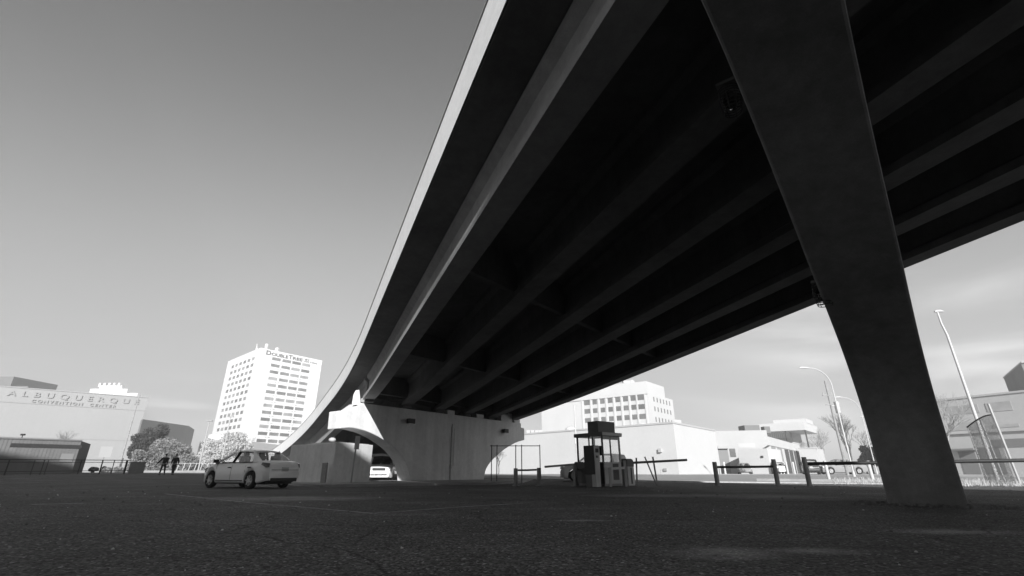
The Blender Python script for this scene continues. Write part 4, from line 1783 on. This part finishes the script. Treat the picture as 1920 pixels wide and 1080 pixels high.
# ribbed tower to its left
qa, qb = at(1043, 780, 170), at(1096, 780, 162)
t, _ = quad_building("slender ribbed white tower left of the office, its top behind the girder", "building", qa, qb, 16, 0, 30, STUCCO, "ribbed_tower")
Lr = (Vector(qb[:2]) - Vector(qa[:2])).length
for k in range(11):
    m = MB()
    wallrect(m, qa, qb, Lr * k / 11 + .2, Lr * k / 11 + .2 + Lr / 22, 2, 27.5, .5, 0)
    m.build("rib", STUCCO, t)
m = MB()
wallrect(m, qa, qb, 0, Lr, 27.5, 28.2, .6, 0)
m.build("band", STUCCO2, t)

# --- white buildings right of the block
qa, qb = at(1336, 806, 82), at(1436, 802, 80)
t, _ = quad_building("white flat roofed building with a tall dark doorway right of the block", "building", qa, qb, 20, 0.1, 7.0, STUCCO2)
La = (Vector(qb[:2]) - Vector(qa[:2])).length


def son(px, A, B_):
    """distance along wall A->B of the vertical line seen at column px (level with the horizon)"""
    A, B_ = Vector(A[:2]), Vector(B_[:2])
    d = (B_ - A).normalized()
    a_ = (px - 960) / FPX * .94
    return (a_ * A.y - A.x) / (d.x - a_ * d.y)


m = MB()
wallrect(m, qa, qb, son(1349, qa, qb), son(1367, qa, qb), .2, 4.2, .04, .02)
m.build("doorway", M("doorway_shade", .22, .8), t)
m = MB()
wallrect(m, qa, qb, son(1348, qa, qb), son(1368, qa, qb), 4.2, 4.6, .5, 0)
m.build("door_canopy", STUCCO2, t)
m = MB()
wallrect(m, qa, qb, son(1370, qa, qb), son(1381, qa, qb), 2.9, 4.2, .04, .02)
m.build("window", GLASSF, t)
m = MB()
wallrect(m, qa, qb, son(1388, qa, qb), son(1420, qa, qb), 4.3, 5.0, .04, .02)
m.build("window", M("pale_window", .45, .3), t)
m = MB()
q = at(1409, 800, 86)
m.box((q.x - .5, 86, 7.6), (2.6, 2.4, 1.2))
m.box((q.x + 2.4, 86, 7.5), (1.0, 1.2, 1.1))
m.build("roof_unit", GREYW, t)
qa, qb = at(1383, 845, 76), at(1439, 846, 73)
t, _ = quad_building("small plain white outbuilding behind the grey sedan", "building", qa, qb, 6, .1, at(1400, 842, 75).z, STUCCO)
m = MB()
wallrect(m, qa, qb, son(1428, qa, qb), son(1432, qa, qb), 2.6, 2.85, .15, 0)
m.build("wall_lamp", DMETAL, t)
qa, qb = at(1440, 817, 80), at(1498, 833, 106)
wh, _ = quad_building("white warehouse with a row of tall dark bay doors facing right", "warehouse", qa, qb, 14, .1, 6.0, STUCCO, "warehouse")
for a_, b_, mt in ((1450, 1457.5, "shade"), (1461, 1469, "shade"), (1474, 1481, "d"), (1482.5, 1489, "d"), (1490.5, 1497, "d")):
    m = MB()
    wallrect(m, qa, qb, son(a_, qa, qb), min(son(b_, qa, qb), 32.5), .3, 4.5, .04, .02)
    m.build("bay_door", M("grey_bay_door", .27, .7) if mt == "shade" else M("open_bay", .07, .9), wh)
m = MB()
wallrect(m, qa, qb, son(1442, qa, qb), 33, 4.6, 4.8, .12, 0)
m.build("door_canopy", STUCCO, wh)
for px in (1363, 1460, 1481, 1494):
    Yb = 70
    bollard(px, 866, Yb, {1363: "small white post in front of the dark doorway", 1460: "small white post left of the bay doors", 1481: "small white post at the middle of the bay doors", 1494: "small white post at the right end of the bay doors"}[px], .13, WMETAL)
# canopy building
qa, qb = at(1424, 800, 118), at(1507, 795, 112)
cn = thing("canopy_building", "wide white flat canopy building on thin posts behind the warehouse", "building", (60, 120, .3))
qc = at(1533, 806, 124)
za, zb_ = 9.6, 11.4
pa, pb, pc = Vector(qa[:2]), Vector(qb[:2]), Vector(qc[:2])
m = MB()
m.prism([tuple(pa), tuple(pb), tuple(pc), tuple(pa + (pc - pb))], za, zb_)
m.build("roof_slab", STUCCO, cn)
m = MB()
d_ = (pb - pa).normalized()
u1, u2 = pa + d_ * 2.5 + (pc - pb) * .2, pa + d_ * 9.5 + (pc - pb) * .2
m.prism([tuple(u1), tuple(u2), tuple(u2 + (pc - pb) * .5), tuple(u1 + (pc - pb) * .5)], zb_, zb_ + 1.0)
m.build("upper_step", STUCCO, cn)
m = MB()
m.prism([tuple(pa + (pc - pb) * .35), tuple(pb + (pc - pb) * .35 - d_ * 4), tuple(pc - d_ * 4), tuple(pa + (pc - pb))], .1, za)
m.build("walls", STUCCO2, cn)
for f in (0.985, .55):
    q = pa.lerp(pb, f) + (pc - pb) * .05
    m = MB()
    m.cyl((q.x, q.y, 0.1), (q.x, q.y, za), .16, 8)
    m.build("canopy_post", DMETAL, cn)
m = MB()
for k in range(14):
    wallrect(m, pa, pb, .3 + k * .42, .42 + k * .42, za - 1.5, za - .3, .0, .1)
m.build("railing", GREYW, cn)
t, _ = quad_building("small white cube building right of the bay doors", "building", at(1497, 842, 100), at(1531, 845, 98), 8, .1, 5.0, STUCCO)
m = MB()
wallrect(m, at(1497, 842, 100), at(1531, 845, 98), 0, 3.7, 5.0, 5.15, .1, .1)
m.build("coping", STUCCO, t)

# --- building at the right edge
ra, rb = at(1764, 752, 60), at(1925, 735, 53)
d_ = (Vector(rb[:2]) - Vector(ra[:2])).normalized()
ra2 = Vector(ra[:2]) - d_ * 3
rb2 = Vector(rb[:2]) + d_ * 26
zr = 8.95
rt, _ = quad_building("long pale two storey building at the right edge behind the curved fence", "building", ra2, rb2, 20, 0, zr, STUCCO2)
m = MB()
wallrect(m, ra2, rb2, 0, 36, zr, zr + .22, .12, .3)
m.build("coping", STUCCO2, rt)
m = MB()
wallrect(m, ra2, rb2, 0, 36, 4.9, 5.1, .25, 0)
m.build("ledge", STUCCO2, rt)
for a_, b_, z0_, z1_ in ((1800, 1868, 7.15, 8.15), (1884, 1935, 7.15, 8.15), (1800, 1868, 5.3, 6.2), (1884, 1935, 5.35, 5.7)):
    m = MB()
    wallrect(m, ra2, rb2, son(a_, ra2, rb2), son(b_, ra2, rb2), z0_, z1_, .05, .05)
    m.build("window_strip", M("grey_window_strip", .34, .4, n=[(.5, .2)]), rt)
m = MB()
wallrect(m, ra2, rb2, son(1872, ra2, rb2), son(1940, ra2, rb2), 3.2, 4.1, .05, .02)
m.build("loading_door", GREYW, rt)
m = MB()
wallrect(m, ra2, rb2, son(1800, ra2, rb2), son(1832, ra2, rb2), .4, 2.9, .05, .02)
wallrect(m, ra2, rb2, son(1840, ra2, rb2), son(1880, ra2, rb2), .4, 3.3, .05, .02)
m.build("loading_door", GREYW, rt)
m = MB()
wallrect(m, ra2, rb2, son(1790, ra2, rb2), son(1840, ra2, rb2), 3.0, 3.2, 1.2, 0)
m.build("door_canopy", GREYW, rt)
m = MB()
wallrect(m, ra2, rb2, son(1770, ra2, rb2), son(1774, ra2, rb2), zr + .22, zr + 1.3, -.5, .8)
m.build("roof_vent", STUCCO, rt)
k1, k2 = at(1914, 681, 62), at(1882, 709, 73)
t = thing("roof_penthouse", "dark shaded roof block at the right edge above the pale building", "building", (68, 66, 8.9))
m = MB()
e_ = Vector((k2.x - k1.x, k2.y - k1.y))
r_ = Vector((e_.y, -e_.x)).normalized() * 14
m.prism([(k1.x, k1.y), (k1.x + r_.x, k1.y + r_.y), (k2.x + r_.x, k2.y + r_.y), (k2.x, k2.y)], 0.1, k1.z)
m.build("walls", M("brown_grey_wall", .2, .9, n=[(.3, .15)]), t)
m = MB()
m.prism([(k1.x - .1, k1.y - .2), (k1.x + r_.x, k1.y + r_.y - .2), (k2.x + r_.x, k2.y + r_.y), (k2.x - .1, k2.y)], k1.z, k1.z + .2)
m.build("coping", STUCCO2, t)

# --- curved chain-link fence at right
cf = thing("curved_fence", "curved chain link fence on leaning steel posts at the right edge", "fence", (28, 27, .1))
tops, bots = [], []
for i in range(13):
    u = i / 12
    q = at(1813 + 46 * u, 801 - 23 * math.sin(u * PI / 2), 27.4 - 2.0 * u)
    tops.append(q)
    bots.append(Vector((q.x, q.y, 0.03)))
m = MB()
for i in range(12):
    m.face([bots[i], bots[i + 1], tops[i + 1], tops[i]])
m.build("chain_link", FENCEN, cf)
m = MB()
m.tube(tops, .035, 8)
m.build("top_rail", DMETAL, cf)
for (bx, tx, ty, Yp, r) in ((0, 1838, 786, 26.3, .04), (0, 1853, 757, 25.35, .06), (0, 1813, 800, 27.4, .025)):
    tq = at(tx, ty, Yp)
    m = MB()
    m.tube([(tq.x + .15, Yp, 0), tq], r, 8)
    m.build("fence_post", METAL, cf)

# --- steel rail fence at the left
lf = thing("pipe_fence", "dark pipe fence with thin posts in front of the grey shed", "fence", (-42, 42, .3))
fa, fb = at(-80, 870, 38), at(245, 866, 49)
fav, fbv = Vector(fa[:2]), Vector(fb[:2])


def fpt(px):
    """where the fence line passes column px"""
    d = (fbv - fav).normalized()
    a_ = (px - 960) / FPX * .935
    s = (a_ * fav.y - fav.x) / (d.x - a_ * d.y)
    return fav + d * s


for px, r in ((14, .05), (62, .03), (80, .03), (88, .03), (150, .035), (190, .05), (212, .035), (236, .09)):
    q = fpt(px)
    g0 = gz(q.x, q.y)
    m = MB()
    m.tube([(q.x, q.y, g0 - .05), (q.x, q.y, g0 + 1.22)], r, 8)
    m.build("fence_post", DMETAL, lf)
for zz, r in ((1.2, .035), (1.0, .025), (.28, .025), (.1, .02)):
    m = MB()
    n = 14
    m.tube([(fav.lerp(fbv, i / n).x, fav.lerp(fbv, i / n).y, gz(*fav.lerp(fbv, i / n)) + zz) for i in range(n + 1)], r, 6)
    m.build("fence_rail", DMETAL, lf)
p = at(256, 880, 50)
m = MB()
m.box((p.x, 50, gz(p.x, 50) + .5), (1.3, .8, 1.0), R_(-30))
m.box((p.x, 50, gz(p.x, 50) + 1.02), (1.4, .9, .06), R_(-30))
tag(m.build("utility_box", SHED), "squat grey utility cabinet at the right end of the pipe fence", "cabinet")
p = at(189, 870, 56)
sign_post(p.x, 56, 3.0, 1.1, 1.15, "square grey notice sign standing behind the pipe fence", M("sign_grey", .36), R_(25), .2, .3)
# wheel-stop shaped low white wall and kerb behind the people
m = MB()
a, b = at(258, 890, 62), at(420, 890, 58)
d_ = (Vector(b[:2]) - Vector(a[:2])).normalized()
m.bar((a.x, 62, gz(a.x, 62) + .1), (b.x, 58, gz(b.x, 58) + .1), .4, .25)
struct(m.build("kerb", KERBM))
wf = thing("wire_fence", "low pale wire fence on thin posts behind the two walkers", "fence", (-30, 66, .4))
for i in range(9):
    q = at(330 + i * 11, 880, 64)
    m = MB()
    m.tube([(q.x, 64, .3), (q.x + .25, 64, 1.7)], .05, 6)
    m.build("fence_post", WMETAL, wf)
m = MB()
q, q2 = at(330, 880, 64), at(418, 880, 64)
m.tube([(q.x, 64, 1.65), (q2.x + .25, 64, 1.65)], .03, 6)
m.build("top_rail", WMETAL, wf)

# ------------------------------------------------------------------ vegetation
def leaf_crown(blobs, n, size, rng):
    m = MB()
    tot = sum(b[3] ** 2 for b in blobs)
    for (cx, cy, cz, r, sz) in blobs:
        k = int(n * r * r / tot)
        for _ in range(k):
            while True:
                v = Vector((rng.uniform(-1, 1), rng.uniform(-1, 1), rng.uniform(-1, 1)))
                if .25 < v.length < 1:
                    break
            v = v.normalized() * (v.length ** .4) * r * (1 + .18 * math.sin(7 * v.x + 5 * v.z))
            c = Vector((cx + v.x, cy + v.y, cz + v.z * sz))
            a = Vector((rng.gauss(0, 1), rng.gauss(0, 1), rng.gauss(0, 1))).normalized()
            b = a.cross(Vector((rng.gauss(0, 1), rng.gauss(0, 1), rng.gauss(0, 1)))).normalized()
            s = size * rng.uniform(.5, 1.3)
            m.face([c - a * s, c + b * s * .6, c + a * s, c - b * s * .6])
    return m


def tree(name, label, cat, px, base_y, Y, blobs, leafmat, n, size, seed, group=None):
    rng = random.Random(seed)
    p = at(px, base_y, Y)
    g0 = gz(p.x, Y)
    t = thing(name, label, cat, (p.x, Y, g0), 0, group)
    bl = []
    for (bx, by, r, sz) in blobs:
        q = at(bx, by, Y)
        rr = r * Y / 880.0 * 1.05
        bl.append((q.x, Y + rng.uniform(-.3, .3) * rr, q.z, rr, sz))
        bl[-1] = bl[-1][:3] + (rr * .88, sz)
        for _ in range(10):   # uneven outline
            a = rng.uniform(0, 2 * PI)
            e = rng.uniform(-.7, 1.15)
            f = rng.uniform(.5, .85)
            bl.append((q.x + math.cos(a) * rr * f, Y + math.sin(a) * rr * .7, q.z + e * rr * .75 * sz, rr * rng.uniform(.22, .5), sz))
    m = leaf_crown(bl, n, size, rng)
    m.build("crown", leafmat, t, weld=False)
    m = MB()
    zc = max(b[2] for b in bl[:1])
    m.tube([(p.x, Y, g0 - .1), (p.x + .1, Y, g0 + (zc - g0) * .5), (bl[0][0], Y, zc)], [.22 * Y / 70, .16 * Y / 70, .06], 8)
    for b in bl[1:5]:
        m.tube([(p.x + .1, Y, g0 + (zc - g0) * .5), (b[0], b[1], b[2])], [.1 * Y / 70, .03], 6)
    m.build("trunk", BARK, t)
    return t


def bare_tree(label, px, base_y, Y, top_y, seed, mat, spread=.55, depth=6, r0=.16, lean=0, group="bare trees"):
    rng = random.Random(seed)
    p = at(px, base_y, Y)
    g0 = gz(p.x, Y)
    h = at(px, top_y, Y).z - g0
    t = thing("bare_tree", label, "tree", (p.x, Y, g0), 0, group)
    mt, mbr = MB(), MB()

    def grow(a, d, L, r, k):
        b = a + d * L
        mid = a.lerp(b, .5) + Vector((rng.gauss(0, .05), rng.gauss(0, .05), 0)) * L
        tgt = mt if k == depth else mbr
        tgt.tube([a, mid, b], [r, r * .85, r * .68], 7 if k > depth - 2 else (4 if k > 2 else 3), caps=False)
        if k == 0:
            return
        n = 3 if k > 2 else 4
        for i in range(n):
            ang = rng.uniform(0, 2 * PI)
            u = Vector((math.cos(ang), math.sin(ang), 0))
            dd = (d + u * spread * rng.uniform(.5, 1.2) + Vector((0, 0, .12))).normalized()
            grow(a.lerp(b, rng.uniform(.6, 1.0)), dd, L * rng.uniform(.62, .82), r * rng.uniform(.5, .66), k - 1)

    grow(Vector((p.x, Y, g0 - .1)), Vector((lean, 0, 1)).normalized(), h * .34, r0, depth)
    mt.build("trunk", mat, t)
    mbr.build("branches", mat, t, weld=False)
    return t


tree("leafy_tree", "dark rounded evergreen tree against the shaded building side", "tree", 268, 885, 84, [(286, 822, 20, .95), (270, 836, 17, .9), (297, 838, 14, .9), (255, 850, 12, .8)], LEAFD, 14000, .18, 3, "leafy trees")
tree("leafy_tree", "pale grey rounded tree behind the two walkers", "tree", 322, 885, 78, [(322, 852, 26, .9), (300, 862, 18, .9), (345, 866, 18, .9), (330, 872, 22, .6)], LEAFP, 15000, .16, 4, "leafy trees")
tree("shrub", "pale shrub at the left of the pale tree, beside the utility cabinet", "shrub", 268, 888, 66, [(268, 866, 18, 1.0), (254, 876, 13, .9), (284, 874, 14, .9)], LEAFP, 9000, .13, 5, "shrubs")
tree("leafy_tree", "bright feathery tree in front of the hotel's foot", "tree", 415, 885, 100, [(405, 846, 22, .9), (430, 838, 22, .9), (385, 862, 18, .9), (450, 846, 16, .9)], LEAFW, 15000, .2, 6, "leafy trees")
tree("shrub", "bright low shrub at the sedan's front, against the wire fence", "shrub", 372, 886, 82, [(372, 868, 13, .8), (356, 872, 12, .8), (388, 870, 12, .8)], LEAFW, 6000, .14, 8, "shrubs")
tree("shrub", "low grey shrub behind the pipe fence near the shed end", "shrub", 172, 888, 58, [(176, 880, 6, .5), (200, 881, 7, .6), (222, 881, 7, .6)], LEAFP, 3000, .14, 9, "shrubs")
bare_tree("faint bare tree rising behind the grey shed against the hall", 95, 880, 72, 790, 11, TWIG, .6, 5, .10)
bare_tree("bare tree in front of the hotel's lower left windows", 452, 880, 125, 805, 12, TWIG, .6, 5, .14)
bare_tree("bare tree with dark forked trunk left of the near pier", 1602, 878, 56, 762, 13, M("grey_bark", .2, .9, n=[(4, .3)]), .5, 6, .15)
bare_tree("hazy bare tree far behind the small white cube building", 1545, 880, 105, 800, 14, TWIG, .6, 6, .16)
bare_tree("hazy bare tree behind the canopy post", 1520, 880, 125, 815, 15, TWIG, .65, 6, .16)
bare_tree("bare tree right of the near pier, before the pale long building", 1772, 885, 42, 722, 16, TWIG, .6, 6, .10, .25)
bare_tree("small bare tree behind the two white posts, right side", 1625, 880, 75, 800, 17, TWIG, .6, 5, .12)
bare_tree("spindly bare sapling beside the far pier's right arch", 935, 890, 60, 835, 18, BARK, .6, 5, .06)
tree("leafy_tree", "dark bushy evergreen at the left edge of the near pier", "tree", 1636, 885, 74, [(1632, 852, 13, .9), (1640, 862, 12, .9), (1622, 862, 9, .8)], LEAFD, 4000, .2, 19, "leafy trees")
tree("shrub", "grey twiggy shrub behind the dark pickup", "shrub", 1588, 886, 66, [(1588, 870, 7, .9), (1598, 874, 6, .9)], LEAFP, 1500, .14, 20, "shrubs")

# dry grass and litter
rng = random.Random(5)
m = MB()
for _ in range(2600):
    px = rng.choice([rng.uniform(1560, 1690), rng.uniform(1790, 1950), rng.uniform(1790, 1950)])
    Y = rng.uniform(27, 38) if px < 1700 else rng.uniform(23.5, 33)
    p = at(px, 890, Y)
    x, y = p.x, Y
    z = gz(x, y)
    h = rng.uniform(.06, .3)
    a = rng.uniform(0, 2 * PI)
    d = Vector((math.cos(a), math.sin(a), 0)) * .018
    tip = Vector((x + rng.gauss(0, .1), y + rng.gauss(0, .1), z + h))
    m.face([Vector((x, y, z - .01)) - d, Vector((x, y, z - .01)) + d, tip])
stuff(m.build("dry_grass", DRYG, weld=False), "pale dry grass tufts along the gravel beyond the long rail", "grass")
m = MB()


def pebble(x, y, r):
    z = gz(x, y)
    vs = []
    for i in range(6):
        a = i * PI / 3 + rng.uniform(-.3, .3)
        q = r * rng.uniform(.7, 1.2)
        vs.append((x + q * math.cos(a), y + q * math.sin(a), z - .005))
    for i in range(6):
        vs.append((x + (vs[i][0] - x) * .6, y + (vs[i][1] - y) * .6, z + r * rng.uniform(.5, .9)))
    m.raw(vs, [tuple(range(6, 12))] + [(i, (i + 1) % 6, 6 + (i + 1) % 6, 6 + i) for i in range(6)])


for _ in range(420):
    y = rng.uniform(3.2, 16) if rng.random() < .7 else rng.uniform(16, 24)
    x = rng.uniform(-1.1, 1.1) * y
    pebble(x, y, rng.choice([.006, .008, .01, .013, .018]) * (1 + y / 14))
for _ in range(190):
    a = rng.uniform(0, 2 * PI)
    q = Vector((PN[0], PN[1], 0)) + duN * (9.5 + rng.gauss(0, .25)) + dnN * rng.uniform(-1.3, 1.3)
    pebble(q.x, q.y - abs(rng.gauss(0, .12)), rng.choice([.012, .02, .03, .04, .06]))
m.cur = 1
for _ in range(90):
    y = rng.uniform(3.4, 19)
    pebble(rng.uniform(-1.1, 1.1) * y, y, rng.choice([.006, .008, .012]) * (1 + y / 12))
stuff(m.build("loose_gravel", [M("loose_stone", .17, .9, n=[(3, .5)]), M("pale_chip", .62, .9)], weld=False), "loose stones and grit scattered over the dark asphalt", "gravel")

# ------------------------------------------------------------------ added unseen blocker behind the camera that shades the car park
TH = R_(-8.0)
EL = R_(22.8)
tan_e = math.tan(EL)
lu = Vector((math.cos(TH), -math.sin(TH), 0))      # across the light
lw = Vector((math.sin(TH), math.cos(TH), 0))       # along the light
D = 24.0
WEND = [(-60, 56.5), (-55, 58), (-39, 62), (-23, 60), (-16, 55), (-11.6, 46), (-8.5, 36), (-7, 33.2), (-5.9, 32.0), (-5.0, 31.4), (-3.8, 31.2), (-3.4, 32.4), (-3.0, 32.8), (-1.5, 28.9), (-0.35, 26.2), (0.3, 23.9), (3.8, 18), (8.4, 11.0)]  # wanted reach of the shade on the ground; shapes the blocker's top
behind = thing("shade_blocker", "added unseen blocker behind the camera, its slanting top shaped to shade the car park", "building", tuple(lw * (-D - 6)))
m = MB()
ol = [(u, (we + D) * tan_e) for u, we in WEND]
ol = [(ol[-1][0], 0)] + ol[::-1] + [(ol[0][0], 0)]
m.extrude(ol, lw * (-D), lu, (0, 0, 1), lw, -10, 0)
m.build("walls", CONC, behind)
for i in range(6):
    for k in range(5):
        u = -34 + k * 6.5
        z = 2 + i * 3.4
        if z + 2 < (lerp_list(WEND, u) + D) * tan_e:
            m = MB()
            m.extrude([(u, z), (u + 2.4, z), (u + 2.4, z + 1.7), (u, z + 1.7)], lw * (-D), lu, (0, 0, 1), lw, -.05, .04)
            m.build("window", GLASSD, behind)  # panes on the added blocker

# ------------------------------------------------------------------ haze
hz = MB()
hz.box((0, 1350, 31.9), (6200, 4500, 66.2))
hm = bpy.data.materials.new("pale_haze")
hm.use_nodes = True
hn = hm.node_tree
hn.nodes.remove(hn.nodes["Principled BSDF"])
pv = hn.nodes.new("ShaderNodeVolumePrincipled")
pv.inputs["Color"].default_value = (0.95, 0.95, 0.95, 1)
pv.inputs["Density"].default_value = 0.0019
pv.inputs["Anisotropy"].default_value = 0.0
hn.links.new(pv.outputs[0], hn.nodes["Material Output"].inputs["Volume"])
stuff(hz.build("haze", hm), "thin pale haze over the far buildings", "haze")

# ------------------------------------------------------------------ light
sun_d = bpy.data.lights.new("sun", "SUN")
sun_d.energy = 4.7
sun_d.angle = R_(0.5)
sun_d.color = (1.0, 0.985, 0.96)
sun_d.color = (1, 1, 1)
sun = bpy.data.objects.new("sun", sun_d)
C.objects.link(sun)
ld = lw * math.cos(EL) + Vector((0, 0, -math.sin(EL)))
sun.rotation_euler = ld.to_track_quat("-Z", "Y").to_euler()
sun.location = (0, -40, 60)

w = bpy.data.worlds.new("World")
bpy.context.scene.world = w
w.use_nodes = True
nt = w.node_tree
L = nt.links
bg = nt.nodes["Background"]
sky = nt.nodes.new("ShaderNodeTexSky")
sky.sky_type = "NISHITA"
sky.sun_disc = False
sky.sun_elevation = EL
sky.sun_rotation = R_(180) + TH
sky.altitude = 1500
sky.air_density = 1.0
sky.dust_density = 1.0
sky.ozone_density = 1.0
sp_ = nt.nodes.new("ShaderNodeSeparateColor")
L.new(sky.outputs[0], sp_.inputs[0])


def wmath(op, a, b=None, clamp=False):
    n = nt.nodes.new("ShaderNodeMath")
    n.operation = op
    n.use_clamp = clamp
    for i, q in enumerate((a, b)):
        if q is None:
            continue
        if isinstance(q, (int, float)):
            n.inputs[i].default_value = q
        else:
            L.new(q, n.inputs[i])
    return n.outputs[0]


def wrange(src, a, b, c, d, typ="SMOOTHSTEP"):
    mr = nt.nodes.new("ShaderNodeMapRange")
    mr.interpolation_type = typ
    for k, q in zip(("From Min", "From Max", "To Min", "To Max"), (a, b, c, d)):
        mr.inputs[k].default_value = q
    L.new(src, mr.inputs["Value"])
    return mr.outputs[0]


tc = nt.nodes.new("ShaderNodeTexCoord")
xyz = nt.nodes.new("ShaderNodeSeparateXYZ")
L.new(tc.outputs["Generated"], xyz.inputs[0])
mp = nt.nodes.new("ShaderNodeMapping")
mp.inputs["Scale"].default_value = (1.3, 1.3, 5.5)
mp.inputs["Rotation"].default_value = (R_(-6), R_(14), 0)
L.new(tc.outputs["Generated"], mp.inputs["Vector"])
no = nt.nodes.new("ShaderNodeTexNoise")
no.inputs["Scale"].default_value = 1.9
no.inputs["Detail"].default_value = 5
no.inputs["Roughness"].default_value = .48
no.inputs["Distortion"].default_value = .6
L.new(mp.outputs[0], no.inputs["Vector"])
cl = wrange(no.outputs["Fac"], .40, .66, 0, 1)
cl = wmath("MULTIPLY", cl, wrange(xyz.outputs["X"], .24, .6, 0, 1.15))
cl = wmath("MULTIPLY", cl, wrange(xyz.outputs["Z"], .5, .22, 0, 1))
# thin streak low at the left
mp2 = nt.nodes.new("ShaderNodeMapping")
mp2.inputs["Scale"].default_value = (2.0, 2.0, 16.0)
L.new(tc.outputs["Generated"], mp2.inputs["Vector"])
no2 = nt.nodes.new("ShaderNodeTexNoise")
no2.inputs["Scale"].default_value = 2.0
no2.inputs["Detail"].default_value = 6
L.new(mp2.outputs[0], no2.inputs["Vector"])
cl2 = wmath("MULTIPLY", wrange(no2.outputs["Fac"], .45, .62, 0, .6), wmath("MULTIPLY", wrange(xyz.outputs["Z"], .17, .11, 0, 1), wrange(xyz.outputs["X"], -.2, -.45, 0, 1)))
cl = wmath("MAXIMUM", cl, cl2)
bw = nt.nodes.new("ShaderNodeRGBToBW")
L.new(sky.outputs[0], bw.inputs[0])
# film response: deep overhead, levelling off towards the horizon
xn = wmath("POWER", wmath("MULTIPLY", bw.outputs[0], 0.209), 2.7)
red = wmath("DIVIDE", wmath("MULTIPLY", xn, 0.50 / 0.209), wmath("ADD", xn, 0.0653))
tot = wmath("ADD", red, wmath("MULTIPLY", cl, 1.7))
# the glow round the sun stays far brighter than the rest
xl = wmath("MULTIPLY", bw.outputs[0], 0.209)
tot = wmath("ADD", tot, wmath("MULTIPLY", wmath("MAXIMUM", wmath("SUBTRACT", xl, 1.5), 0.0), 0.7 / 0.209))
cmb = nt.nodes.new("ShaderNodeCombineColor")
for i in range(3):
    L.new(tot, cmb.inputs[i])
L.new(cmb.outputs[0], bg.inputs["Color"])
bg.inputs["Strength"].default_value = 0.12

sc = bpy.context.scene
sc.view_settings.view_transform = "Standard"
sc.view_settings.look = "None"
sc.view_settings.exposure = 1.0
sc.view_settings.gamma = 1.0
sc.view_settings.use_curve_mapping = False
sc.cycles.max_bounces = 6
sc.cycles.diffuse_bounces = 3
sc.cycles.transparent_max_bounces = 12
